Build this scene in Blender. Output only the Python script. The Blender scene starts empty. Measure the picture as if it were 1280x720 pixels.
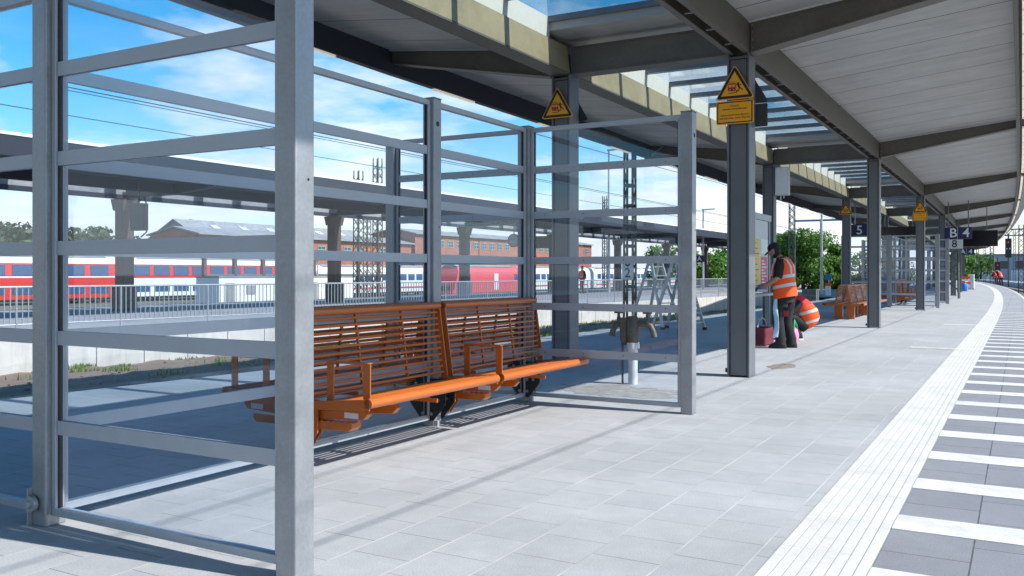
import bpy, bmesh, math, random
from mathutils import Vector, Matrix
random.seed(7)
S = bpy.context.scene
COL = S.collection
R = math.radians
PI = math.pi

def bend(y):
    """sideways drift of the platform: it curves to the left far down the line"""
    t = max(0.0, y - 25.0)
    return -t * t / 2800.0

# ------------------------------------------------------------------ materials
def mat(name, col, rough=0.6, metal=0.0, noise=0.0, scale=8.0, bump=0.0, bscale=60.0, emit=0.0, spec=0.5, coat=0.0):
    m = bpy.data.materials.new(name); m.use_nodes = True
    nt = m.node_tree; b = nt.nodes['Principled BSDF']
    b.inputs['Base Color'].default_value = (*col, 1)
    b.inputs['Roughness'].default_value = rough
    b.inputs['Metallic'].default_value = metal
    b.inputs['Specular IOR Level'].default_value = spec
    b.inputs['Coat Weight'].default_value = coat
    if emit:
        b.inputs['Emission Color'].default_value = (*col, 1)
        b.inputs['Emission Strength'].default_value = emit
    if noise or bump:
        tc = nt.nodes.new('ShaderNodeTexCoord')
    if noise:
        n = nt.nodes.new('ShaderNodeTexNoise'); n.inputs['Scale'].default_value = scale
        n.inputs['Detail'].default_value = 5; n.inputs['Roughness'].default_value = 0.65
        nt.links.new(tc.outputs['Object'], n.inputs['Vector'])
        r = nt.nodes.new('ShaderNodeMapRange')
        r.inputs['From Min'].default_value = 0.3; r.inputs['From Max'].default_value = 0.7
        r.inputs['To Min'].default_value = 1 - noise; r.inputs['To Max'].default_value = 1 + noise
        nt.links.new(n.outputs['Fac'], r.inputs['Value'])
        nf = nt.nodes.new('ShaderNodeTexNoise'); nf.inputs['Scale'].default_value = scale * 11; nf.inputs['Detail'].default_value = 4; nf.inputs['Roughness'].default_value = 0.7
        nt.links.new(tc.outputs['Object'], nf.inputs['Vector'])
        rf = nt.nodes.new('ShaderNodeMapRange'); rf.inputs['From Min'].default_value = 0.3; rf.inputs['From Max'].default_value = 0.7
        rf.inputs['To Min'].default_value = 1 - noise * 0.6; rf.inputs['To Max'].default_value = 1 + noise * 0.6
        nt.links.new(nf.outputs['Fac'], rf.inputs['Value'])
        mf = nt.nodes.new('ShaderNodeMath'); mf.operation = 'MULTIPLY'; nt.links.new(r.outputs['Result'], mf.inputs[0]); nt.links.new(rf.outputs['Result'], mf.inputs[1])
        mx = nt.nodes.new('ShaderNodeMix'); mx.data_type = 'RGBA'; mx.blend_type = 'MULTIPLY'
        mx.inputs['Factor'].default_value = 1
        mx.inputs[6].default_value = (*col, 1)
        nt.links.new(mf.outputs[0], mx.inputs[7])
        nt.links.new(mx.outputs[2], b.inputs['Base Color'])
        r2 = nt.nodes.new('ShaderNodeMapRange')
        r2.inputs['To Min'].default_value = max(0.03, rough - 0.12); r2.inputs['To Max'].default_value = min(1, rough + 0.12)
        nt.links.new(n.outputs['Fac'], r2.inputs['Value']); nt.links.new(r2.outputs['Result'], b.inputs['Roughness'])
    if bump:
        n2 = nt.nodes.new('ShaderNodeTexNoise'); n2.inputs['Scale'].default_value = bscale; n2.inputs['Detail'].default_value = 4
        nt.links.new(tc.outputs['Object'], n2.inputs['Vector'])
        bp = nt.nodes.new('ShaderNodeBump'); bp.inputs['Strength'].default_value = bump; bp.inputs['Distance'].default_value = 0.01
        nt.links.new(n2.outputs['Fac'], bp.inputs['Height']); nt.links.new(bp.outputs['Normal'], b.inputs['Normal'])
    return m

class NT:
    """small helper to write node graphs as expressions"""
    def __init__(s, m): s.nt = m.node_tree; s.b = s.nt.nodes.get('Principled BSDF')
    def node(s, t, **k):
        n = s.nt.nodes.new(t)
        for a, v in k.items(): setattr(n, a, v)
        return n
    def put(s, sock, v):
        if isinstance(v, bpy.types.NodeSocket): s.nt.links.new(v, sock)
        else: sock.default_value = v
    def math(s, op, a, b=0.0, c=0.0):
        n = s.node('ShaderNodeMath', operation=op); s.put(n.inputs[0], a); s.put(n.inputs[1], b); s.put(n.inputs[2], c); return n.outputs[0]
    def mix(s, f, a, b, blend='MIX'):
        n = s.node('ShaderNodeMix', data_type='RGBA', blend_type=blend); s.put(n.inputs[0], f); s.put(n.inputs[6], a); s.put(n.inputs[7], b); return n.outputs[2]
    def noise(s, vec, scale, detail=4, rough=0.6):
        n = s.node('ShaderNodeTexNoise'); s.put(n.inputs['Vector'], vec); n.inputs['Scale'].default_value = scale
        n.inputs['Detail'].default_value = detail; n.inputs['Roughness'].default_value = rough; return n.outputs['Fac']
    def ramp(s, v, a, b, lo=0.0, hi=1.0):
        n = s.node('ShaderNodeMapRange'); s.put(n.inputs[0], v); n.inputs[1].default_value = a; n.inputs[2].default_value = b
        n.inputs[3].default_value = lo; n.inputs[4].default_value = hi; return n.outputs[0]
    def obj(s): return s.node('ShaderNodeTexCoord').outputs['Object']
    def sep(s, v): n = s.node('ShaderNodeSeparateXYZ'); s.put(n.inputs[0], v); return n.outputs
    def comb(s, x, y, z=0.0):
        n = s.node('ShaderNodeCombineXYZ'); s.put(n.inputs[0], x); s.put(n.inputs[1], y); s.put(n.inputs[2], z); return n.outputs[0]
    def bump(s, h, strength=0.3, dist=0.01):
        n = s.node('ShaderNodeBump'); n.inputs['Strength'].default_value = strength; n.inputs['Distance'].default_value = dist
        s.put(n.inputs['Height'], h); s.nt.links.new(n.outputs[0], s.b.inputs['Normal'])

def slab_mat(name, c1, c2, joint, length, width, shift=0.0, mort=0.0045, sanded=False):
    """concrete slabs laid lengthwise along the platform in running bond"""
    m = mat(name, c1, 0.75); g = NT(m)
    o = g.sep(g.obj())
    v = g.comb(o[1], g.math('ADD', o[0], shift))
    br = g.node('ShaderNodeTexBrick'); br.offset = 0.5; br.squash = 1.0
    g.put(br.inputs['Vector'], v)
    br.inputs['Scale'].default_value = 1.0
    br.inputs['Brick Width'].default_value = length; br.inputs['Row Height'].default_value = width
    br.inputs['Mortar Size'].default_value = mort; br.inputs['Mortar Smooth'].default_value = 0.1
    br.inputs['Bias'].default_value = 0.0
    br.inputs['Color1'].default_value = (*c1, 1); br.inputs['Color2'].default_value = (*c2, 1)
    # joints: sanded ones pale, open ones dark
    jn = g.noise(v, 0.9, 3)
    jc = g.mix(g.ramp(jn, 0.40, 0.62), (joint[0]*0.45, joint[1]*0.45, joint[2]*0.45, 1), (*joint, 1))
    g.put(br.inputs['Mortar'], jc)
    big = g.ramp(g.noise(v, 0.55, 5, 0.7), 0.3, 0.7, 0.86, 1.10)
    mid = g.ramp(g.noise(v, 6.0, 4, 0.7), 0.3, 0.7, 0.94, 1.05)
    fine = g.ramp(g.noise(v, 130.0, 2, 0.8), 0.25, 0.75, 0.74, 1.24)
    k = g.math('MULTIPLY', g.math('MULTIPLY', big, mid), fine)
    col = g.mix(1.0, br.outputs['Color'], g.comb(k, k, k), 'MULTIPLY')
    if sanded:      # sand-filled long joints
        ly = g.math('ABSOLUTE', g.math('SUBTRACT', g.math('FRACT', g.math('DIVIDE', g.math('ADD', o[0], shift), width)), 0.5))
        ln = g.math('MULTIPLY', g.math('GREATER_THAN', ly, 0.5 - 0.0035 / width), g.ramp(g.noise(v, 1.6, 3), 0.35, 0.6, 0.35, 1.0))
        col = g.mix(ln, col, (0.55, 0.555, 0.55, 1))
        # trodden-in spots
        vo = g.node('ShaderNodeTexVoronoi'); vo.feature = 'F1'; g.put(vo.inputs['Vector'], v); vo.inputs['Scale'].default_value = 1.7
        cs = g.sep(vo.outputs['Color'])
        sp = g.math('MULTIPLY', g.math('LESS_THAN', vo.outputs['Distance'], g.math('MULTIPLY', cs[1], 0.045)), g.math('GREATER_THAN', cs[0], 0.55))
        col = g.mix(g.math('MULTIPLY', sp, 0.45), col, (0.16, 0.155, 0.15, 1))
        # broad trodden dirt
        dn = g.ramp(g.noise(v, 0.33, 6, 0.72), 0.50, 0.70, 0.0, 0.30)
        col = g.mix(dn, col, (0.27, 0.265, 0.255, 1))
    # pale efflorescence and a few rusty and damp spots
    st = g.ramp(g.noise(v, 0.8, 6, 0.75), 0.62, 0.74, 0.0, 0.35)
    col = g.mix(st, col, (0.50, 0.49, 0.47, 1))
    g.put(g.b.inputs['Base Color'], col)
    h = g.math('SUBTRACT', g.math('MULTIPLY', g.noise(v, 140, 3), 0.35), br.outputs['Fac'])
    g.bump(h, 0.35, 0.006)
    return m

def glass_mat(name, tint, refl=1.0, haze=0.0):
    m = bpy.data.materials.new(name); m.use_nodes = True
    nt = m.node_tree; nt.nodes.clear()
    out = nt.nodes.new('ShaderNodeOutputMaterial')
    tr = nt.nodes.new('ShaderNodeBsdfTransparent'); tr.inputs[0].default_value = (*tint, 1)
    gl = nt.nodes.new('ShaderNodeBsdfGlossy'); gl.inputs['Roughness'].default_value = 0.015; gl.inputs[0].default_value = (0.9, 0.95, 1, 1)
    # Schlick reflectance, the same on the front and the back of a pane
    ge = nt.nodes.new('ShaderNodeNewGeometry'); vm = nt.nodes.new('ShaderNodeVectorMath'); vm.operation = 'DOT_PRODUCT'
    nt.links.new(ge.outputs['Incoming'], vm.inputs[0]); nt.links.new(ge.outputs['Normal'], vm.inputs[1])
    def mth(op, x, y):
        n = nt.nodes.new('ShaderNodeMath'); n.operation = op
        for k, v in enumerate((x, y)):
            if isinstance(v, bpy.types.NodeSocket): nt.links.new(v, n.inputs[k])
            else: n.inputs[k].default_value = v
        return n.outputs[0]
    fz = mth('POWER', mth('SUBTRACT', 1.0, mth('ABSOLUTE', vm.outputs['Value'], 0.0)), 5.0)
    frs = mth('ADD', mth('MULTIPLY', fz, 0.96), 0.04)
    mu = nt.nodes.new('ShaderNodeMath'); mu.operation = 'MULTIPLY'; mu.inputs[1].default_value = refl
    mx = nt.nodes.new('ShaderNodeMixShader')
    nt.links.new(frs, mu.inputs[0]); nt.links.new(mu.outputs[0], mx.inputs[0])
    nt.links.new(tr.outputs[0], mx.inputs[1]); nt.links.new(gl.outputs[0], mx.inputs[2])
    last = mx
    if haze:   # a film of dust on the pane
        df = nt.nodes.new('ShaderNodeBsdfDiffuse'); df.inputs[0].default_value = (0.6, 0.63, 0.68, 1)
        tc = nt.nodes.new('ShaderNodeTexCoord'); n = nt.nodes.new('ShaderNodeTexNoise'); n.inputs['Scale'].default_value = 2.2; n.inputs['Detail'].default_value = 6
        nt.links.new(tc.outputs['Object'], n.inputs[0])
        mr = nt.nodes.new('ShaderNodeMapRange'); mr.inputs[1].default_value = 0.35; mr.inputs[2].default_value = 0.75
        mr.inputs[3].default_value = haze * 0.4; mr.inputs[4].default_value = haze * 1.5
        nt.links.new(n.outputs[0], mr.inputs[0])
        m2 = nt.nodes.new('ShaderNodeMixShader'); nt.links.new(mr.outputs[0], m2.inputs[0])
        nt.links.new(mx.outputs[0], m2.inputs[1]); nt.links.new(df.outputs[0], m2.inputs[2]); last = m2
    nt.links.new(last.outputs[0], out.inputs[0])
    return m

M = {}
M['paving'] = slab_mat('paving_concrete', (0.372, 0.386, 0.402), (0.408, 0.42, 0.434), (0.30, 0.305, 0.31), 0.345, 0.333, 0.07, 0.003, True)
M['edge_slab'] = slab_mat('edge_concrete', (0.215, 0.223, 0.25), (0.24, 0.248, 0.275), (0.12, 0.125, 0.14), 0.50, 0.46, 0.20, 0.004)
M['far_slab'] = slab_mat('platform_concrete', (0.30, 0.31, 0.33), (0.34, 0.35, 0.37), (0.2, 0.2, 0.2), 0.8, 0.5)
M['white_tile'] = mat('white_concrete', (0.60, 0.60, 0.57), 0.7, noise=0.11, scale=3.0, bump=0.3, bscale=120)
M['white_line'] = mat('white_stripe', (0.60, 0.60, 0.585), 0.75, noise=0.14, scale=5.0, bump=0.3, bscale=150)
M['alu'] = mat('grey_powder_coat', (0.23, 0.255, 0.29), 0.42, 0.3, noise=0.05, scale=3.0)
M['alu_post'] = mat('galvanised_grey', (0.32, 0.335, 0.355), 0.42, 0.5, noise=0.13, scale=5.0)
M['rail'] = mat('grey_rail', (0.40, 0.435, 0.48), 0.45, 0.25, noise=0.05, scale=6.0)
M['steel'] = mat('canopy_grey_paint', (0.155, 0.168, 0.187), 0.42, 0.2, noise=0.13, scale=2.5)
M['steel_web'] = mat('canopy_light_grey', (0.135, 0.142, 0.152), 0.5, 0.1, noise=0.06, scale=2.5)
M['beam'] = mat('beam_taupe_grey', (0.125, 0.115, 0.098), 0.55, 0.0, noise=0.16, scale=2.0)
M['beam_pale'] = mat('beam_pale_grey', (0.29, 0.245, 0.145), 0.6, 0.0, noise=0.14, scale=3.0)
M['upstand'] = mat('white_upstand', (0.62, 0.60, 0.52), 0.6, noise=0.05)
M['fascia'] = mat('fascia_grey', (0.32, 0.31, 0.29), 0.5, 0.1, noise=0.08, scale=1.5)
M['gasket'] = mat('black_rubber', (0.015, 0.015, 0.017), 0.6)
M['lamp'] = mat('lamp_diffuser', (1.0, 0.93, 0.80), 0.4, emit=0.28)
M['cable'] = mat('black_cable', (0.02, 0.02, 0.02), 0.6)
M['glass'] = glass_mat('shelter_glass', (0.950, 0.970, 0.99), 0.6, 0.005)
M['end_glass'] = glass_mat('end_panel_glass', (0.925, 0.955, 0.99), 0.95, 0.010)
M['roof_glass'] = glass_mat('skylight_glass', (0.84, 0.89, 0.91), 0.8, 0.015)
M['clear_glass'] = glass_mat('display_case_glass', (0.97, 0.98, 0.98), 0.06)
M['orange'] = mat('orange_powder_coat', (0.48, 0.120, 0.014), 0.33, 0.0, noise=0.06, scale=5.0, coat=0.25)
M['black_plate'] = mat('black_steel', (0.022, 0.023, 0.025), 0.5, 0.3, noise=0.1)
M['bolt'] = mat('bolt_steel', (0.33, 0.34, 0.35), 0.35, 0.8)
M['yellow'] = mat('sign_yellow', (0.93, 0.40, 0.004), 0.45)
M['black'] = mat('sign_black', (0.012, 0.012, 0.012), 0.5)
M['signred'] = mat('sign_red', (0.33, 0.02, 0.03), 0.5)
M['dark'] = mat('dark_grey_panel', (0.05, 0.053, 0.06), 0.5)
M['navy'] = mat('sign_navy', (0.012, 0.018, 0.085), 0.4)
M['white'] = mat('white_paint', (0.80, 0.80, 0.80), 0.5, noise=0.03)
M['offwhite'] = mat('offwhite_paint', (0.62, 0.63, 0.63), 0.5, noise=0.05)
M['screen'] = mat('display_glass', (0.006, 0.007, 0.012), 0.15)
M['mastgreen'] = mat('mast_green', (0.075, 0.095, 0.08), 0.6, noise=0.15, scale=4)
M['galv'] = mat('galvanised_rail', (0.42, 0.44, 0.46), 0.45, 0.4, noise=0.1)
M['brass'] = mat('dull_brass', (0.125, 0.105, 0.075), 0.55, 0.3, noise=0.3, scale=22)
M['ladder'] = mat('aluminium', (0.40, 0.41, 0.42), 0.4, 0.55, noise=0.08)
M['wire'] = mat('wire_dark', (0.035, 0.04, 0.045), 0.6)
M['train_red'] = mat('train_red', (0.62, 0.025, 0.02), 0.4, noise=0.05, scale=0.6)
M['loco_red'] = mat('faded_red', (0.66, 0.075, 0.085), 0.5, noise=0.08, scale=0.5)
M['train_white'] = mat('train_white', (0.72, 0.73, 0.73), 0.4, noise=0.04, scale=0.4)
M['train_grey'] = mat('train_grey', (0.10, 0.105, 0.11), 0.6)
M['train_glass'] = mat('train_window', (0.035, 0.09, 0.19), 0.15)
M['win_glass'] = mat('window_glass', (0.05, 0.08, 0.09), 0.15)
M['teal'] = mat('teal_frame', (0.22, 0.42, 0.40), 0.5)
M['brown_post'] = mat('brown_post', (0.085, 0.055, 0.045), 0.7, noise=0.2, scale=3)
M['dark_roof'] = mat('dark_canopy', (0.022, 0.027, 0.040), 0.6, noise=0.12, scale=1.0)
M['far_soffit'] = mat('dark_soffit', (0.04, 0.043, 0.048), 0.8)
M['slate'] = mat('grey_roof', (0.27, 0.27, 0.27), 0.8, noise=0.22, scale=0.5)
M['skin'] = mat('skin', (0.40, 0.23, 0.155), 0.55)
M['hivis'] = mat('hivis_orange', (1.0, 0.105, 0.010), 0.7, noise=0.06, scale=6)
M['hivis_red'] = mat('hivis_red', (0.75, 0.03, 0.035), 0.7, noise=0.06, scale=6)
M['silver'] = mat('reflective_tape', (0.62, 0.62, 0.63), 0.4)
M['cloth_black'] = mat('black_cloth', (0.014, 0.014, 0.016), 0.85, noise=0.2, scale=9, bump=0.4, bscale=30)
M['cloth_dark'] = mat('charcoal_cloth', (0.018, 0.016, 0.018), 0.85, noise=0.25, scale=9, bump=0.5, bscale=25)
M['hair'] = mat('dark_hair', (0.015, 0.011, 0.009), 0.7)
M['glove'] = mat('green_glove', (0.03, 0.10, 0.085), 0.6, noise=0.2, scale=30)
M['cuff'] = mat('blue_cuff', (0.10, 0.30, 0.62), 0.6)
M['rag'] = mat('light_blue_cloth', (0.36, 0.55, 0.70), 0.85, bump=0.4, bscale=30)
M['pink'] = mat('pink_plastic', (0.75, 0.24, 0.40), 0.5, noise=0.1)
M['green'] = mat('green_plastic', (0.03, 0.42, 0.17), 0.5)
M['blue'] = mat('blue_plastic', (0.03, 0.16, 0.55), 0.5)
M['poster_red'] = mat('poster_red', (0.66, 0.07, 0.12), 0.5)
M['poster_yellow'] = mat('poster_yellow', (0.75, 0.55, 0.06), 0.5)
M['bucket'] = mat('dark_red_plastic', (0.17, 0.018, 0.032), 0.5)
M['shoe'] = mat('boot_black', (0.012, 0.012, 0.012), 0.55)
M['soilrock'] = mat('ballast_stone', (0.20, 0.185, 0.17), 0.9, noise=0.4, scale=9, bump=1.0, bscale=16)
M['rust'] = mat('rail_steel', (0.13, 0.09, 0.065), 0.6, 0.4, noise=0.2)
M['sleeper'] = mat('sleeper_concrete', (0.30, 0.29, 0.28), 0.8, noise=0.1)
M['leaf'] = None
for nm, c in (('leaf', (0.105, 0.215, 0.026)), ('leaf_dark', (0.065, 0.10, 0.03)), ('grass', (0.15, 0.24, 0.04))):
    m = mat(nm + '_green', c, 0.6); g = NT(m)
    gi = g.node('ShaderNodeNewGeometry')
    k = g.ramp(gi.outputs['Random Per Island'], 0, 1, 0.45, 1.6)
    g.put(g.b.inputs['Base Color'], g.mix(1.0, (*c, 1), g.comb(k, g.math('MULTIPLY', k, 1.0), k), 'MULTIPLY'))
    tl = g.node('ShaderNodeBsdfTranslucent'); g.nt.links.new(g.b.inputs['Base Color'].links[0].from_socket, tl.inputs[0])
    ms = g.node('ShaderNodeMixShader'); ms.inputs[0].default_value = 0.4
    om = [n for n in g.nt.nodes if n.type == 'OUTPUT_MATERIAL'][0]
    g.nt.links.new(g.b.outputs[0], ms.inputs[1]); g.nt.links.new(tl.outputs[0], ms.inputs[2]); g.nt.links.new(ms.outputs[0], om.inputs[0])
    M[nm] = m
M['bark'] = mat('bark', (0.07, 0.055, 0.04), 0.9, noise=0.3, scale=5, bump=0.8, bscale=12)

def soffit_mat():
    m = mat('soffit_panels', (0.47, 0.465, 0.455), 0.5, 0.0); g = NT(m)
    o = g.sep(g.obj())
    fr = g.math('FRACT', g.math('DIVIDE', o[1], 1.17))
    line = g.math('LESS_THAN', fr, 0.024)
    rib = g.math('SINE', g.math('MULTIPLY', o[1], 2 * PI / 0.075))
    n = g.math('MULTIPLY', g.ramp(g.noise(g.obj(), 1.1, 5, 0.7), 0.3, 0.7, 0.84, 1.08), g.ramp(g.noise(g.comb(g.math('MULTIPLY', o[0], 0.6), g.math('MULTIPLY', o[1], 5.0), 0.0), 1.0, 5, 0.7), 0.35, 0.7, 0.86, 1.05))
    col = g.mix(1.0, (0.47, 0.465, 0.455, 1), g.comb(n, n, n), 'MULTIPLY')
    ribk = g.ramp(rib, -1, 1, 0.93, 1.0)
    col = g.mix(1.0, col, g.comb(ribk, ribk, ribk), 'MULTIPLY')
    col = g.mix(line, col, (0.06, 0.06, 0.06, 1))
    g.put(g.b.inputs['Base Color'], col)
    g.bump(g.math('SUBTRACT', g.math('MULTIPLY', rib, 0.3), g.math('MULTIPLY', line, 2.0)), 0.5, 0.006)
    return m
M['soffit'] = soffit_mat()

def brick_mat():
    m = mat('red_brick', (0.36, 0.10, 0.06), 0.85); g = NT(m)
    o = g.sep(g.obj())
    v = g.comb(g.math('ADD', o[0], o[1]), o[2])
    br = g.node('ShaderNodeTexBrick'); g.put(br.inputs['Vector'], v)
    br.inputs['Scale'].default_value = 1; br.inputs['Brick Width'].default_value = 0.5; br.inputs['Row Height'].default_value = 0.16
    br.inputs['Mortar Size'].default_value = 0.012
    br.inputs['Color1'].default_value = (0.40, 0.12, 0.07, 1); br.inputs['Color2'].default_value = (0.30, 0.085, 0.055, 1); br.inputs['Mortar'].default_value = (0.33, 0.22, 0.17, 1)
    k = g.ramp(g.noise(v, 0.25, 5, 0.7), 0.3, 0.7, 0.75, 1.2)
    g.put(g.b.inputs['Base Color'], g.mix(1.0, br.outputs['Color'], g.comb(k, k, k), 'MULTIPLY'))
    return m
M['brick'] = brick_mat()

def conc_wall_mat():
    m = mat('cast_concrete', (0.60, 0.585, 0.54), 0.8); g = NT(m)
    o = g.sep(g.obj())
    fr = g.math('FRACT', g.math('DIVIDE', o[1], 1.15))
    line = g.math('LESS_THAN', fr, 0.022)
    n = g.ramp(g.noise(g.obj(), 1.5, 6, 0.7), 0.3, 0.7, 0.82, 1.08)
    streak = g.ramp(g.noise(g.comb(g.math('MULTIPLY', o[0], 4), g.math('MULTIPLY', o[1], 4), g.math('MULTIPLY', o[2], 0.5)), 1.5, 4), 0.5, 0.75, 1.0, 0.82)
    k = g.math('MULTIPLY', n, streak)
    col = g.mix(1.0, (0.60, 0.585, 0.54, 1), g.comb(k, k, k), 'MULTIPLY')
    g.put(g.b.inputs['Base Color'], g.mix(line, col, (0.12, 0.115, 0.11, 1)))
    g.bump(g.math('SUBTRACT', g.noise(g.obj(), 30, 4), line), 0.4, 0.01)
    return m
M['conc'] = conc_wall_mat()

def soil_mat(name, a, b, c, sc=1.0):
    m = mat(name, a, 0.95); g = NT(m); v = g.obj()
    f = g.ramp(g.noise(v, 1.3 * sc, 7, 0.75), 0.35, 0.65)
    col = g.mix(f, (*a, 1), (*b, 1))
    gr = g.ramp(g.noise(v, 0.7 * sc, 6, 0.7), 0.54, 0.64)
    col = g.mix(gr, col, (*c, 1))
    k = g.ramp(g.noise(v, 30 * sc, 3, 0.8), 0.25, 0.75, 0.6, 1.35)
    g.put(g.b.inputs['Base Color'], g.mix(1.0, col, g.comb(k, k, k), 'MULTIPLY'))
    g.bump(g.noise(v, 22 * sc, 5, 0.8), 0.9, 0.03)
    return m
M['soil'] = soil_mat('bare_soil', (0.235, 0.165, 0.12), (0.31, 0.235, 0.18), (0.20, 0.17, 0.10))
M['yard'] = soil_mat('yard_ground', (0.20, 0.19, 0.175), (0.14, 0.15, 0.09), (0.09, 0.12, 0.04), 0.12)
M['ballast'] = soil_mat('track_ballast', (0.17, 0.155, 0.14), (0.25, 0.235, 0.215), (0.15, 0.13, 0.11), 2.0)
M['gravelpath'] = soil_mat('grey_gravel', (0.30, 0.295, 0.29), (0.36, 0.35, 0.34), (0.30, 0.29, 0.26), 1.0)

# ------------------------------------------------------------------ mesh building
class MB:
    def __init__(s): s.v = []; s.f = []; s.m = []
    def add(s, vs, fs, mi=0):
        o = len(s.v); s.v += [tuple(p) for p in vs]; s.f += [tuple(o + i for i in f) for f in fs]; s.m += [mi] * len(fs); return s
    def box(s, x0, x1, y0, y1, z0, z1, mi=0):
        return s.hexa([(x0, y0, z0), (x1, y0, z0), (x1, y1, z0), (x0, y1, z0)], [(x0, y0, z1), (x1, y0, z1), (x1, y1, z1), (x0, y1, z1)], mi)
    def hexa(s, b, t, mi=0):
        return s.add(list(b) + list(t), [(3, 2, 1, 0), (4, 5, 6, 7), (0, 1, 5, 4), (1, 2, 6, 5), (2, 3, 7, 6), (3, 0, 4, 7)], mi)
    def bar(s, p, q, w, h, up=(0, 0, 1), mi=0):
        """rectangular bar from p to q, w sideways, h along up"""
        p = Vector(p); q = Vector(q); d = (q - p).normalized(); u = Vector(up)
        sd = d.cross(u)
        if sd.length < 1e-5: sd = d.cross(Vector((1, 0, 0)))
        sd.normalize(); u = sd.cross(d).normalized()
        a, b = sd * w / 2, u * h / 2
        return s.hexa([p - a - b, p + a - b, q + a - b, q - a - b], [p - a + b, p + a + b, q + a + b, q - a + b], mi)
    def tube(s, pts, r, n=8, mi=0, caps=True):
        pts = [Vector(p) for p in pts]; rs = r if isinstance(r, (list, tuple)) else [r] * len(pts)
        o = len(s.v); prev = None; k = len(pts)
        for i, p in enumerate(pts):
            d = (pts[min(i + 1, k - 1)] - pts[max(i - 1, 0)]).normalized()
            if prev is None:
                a = d.orthogonal().normalized()
            else:
                a = (prev - d * prev.dot(d)).normalized()
            prev = a; b = d.cross(a)
            for j in range(n):
                t = 2 * PI * j / n; s.v.append(tuple(p + (a * math.cos(t) + b * math.sin(t)) * rs[i]))
        fs = []
        for i in range(k - 1):
            for j in range(n):
                j2 = (j + 1) % n; fs.append((o + i * n + j, o + i * n + j2, o + (i + 1) * n + j2, o + (i + 1) * n + j))
        if caps: fs.append(tuple(o + j for j in reversed(range(n)))); fs.append(tuple(o + (k - 1) * n + j for j in range(n)))
        s.f += fs; s.m += [mi] * len(fs); return s
    def loft(s, rings, n=16, mi=0, caps=True, power=2.0):
        """rings: (centre, axis_a, axis_b) vectors"""
        o = len(s.v); k = len(rings)
        for c, a, b in rings:
            c = Vector(c); a = Vector(a); b = Vector(b)
            for j in range(n):
                t = 2 * PI * j / n; ct, st = math.cos(t), math.sin(t)
                ct = math.copysign(abs(ct) ** (2 / power), ct); st = math.copysign(abs(st) ** (2 / power), st)
                s.v.append(tuple(c + a * ct + b * st))
        fs = []
        for i in range(k - 1):
            for j in range(n):
                j2 = (j + 1) % n; fs.append((o + i * n + j, o + i * n + j2, o + (i + 1) * n + j2, o + (i + 1) * n + j))
        if caps: fs.append(tuple(o + j for j in reversed(range(n)))); fs.append(tuple(o + (k - 1) * n + j for j in range(n)))
        s.f += fs; s.m += [mi] * len(fs); return s
    def prism(s, poly, fn, a, b, mi=0):
        """poly: 2-D points; fn(u, v, t) -> 3-D point; extruded from t=a to t=b"""
        n = len(poly)
        vs = [fn(u, v, a) for u, v in poly] + [fn(u, v, b) for u, v in poly]
        fs = [tuple(reversed(range(n))), tuple(range(n, 2 * n))] + [(i, (i + 1) % n, n + (i + 1) % n, n + i) for i in range(n)]
        return s.add(vs, fs, mi)
    def ball(s, c, r, n=12, k=8, mi=0):
        c = Vector(c); r = Vector(r) if isinstance(r, (tuple, list)) else Vector((r, r, r))
        rings = []
        for i in range(1, k):
            t = PI * i / k; z = -math.cos(t); q = math.sin(t)
            rings.append((c + Vector((0, 0, z * r.z)), (r.x * q, 0, 0), (0, r.y * q, 0)))
        return s.loft(rings, n, mi)
    def build(s, name, mats, parent=None, warp=False, bevel=0.0, smooth=False, recalc=False):
        me = bpy.data.meshes.new(name)
        vs = s.v
        if warp: vs = [(x + bend(y), y, z) for x, y, z in vs]
        me.from_pydata(vs, [], s.f)
        mats = mats if isinstance(mats, (list, tuple)) else [mats]
        for m in mats: me.materials.append(m)
        if len(mats) > 1: me.polygons.foreach_set('material_index', s.m)
        bm = bmesh.new(); bm.from_mesh(me); bmesh.ops.recalc_face_normals(bm, faces=bm.faces[:]); bm.to_mesh(me); bm.free()
        if smooth:
            me.polygons.foreach_set('use_smooth', [True] * len(me.polygons))
            try: me.set_sharp_from_angle(angle=R(38))
            except Exception: pass
        ob = bpy.data.objects.new(name, me); COL.objects.link(ob)
        if parent: ob.parent = parent
        if bevel:
            b = ob.modifiers.new('bevel', 'BEVEL'); b.width = bevel; b.segments = 2; b.limit_method = 'ANGLE'; b.angle_limit = R(40); b.harden_normals = False
        return ob

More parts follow.
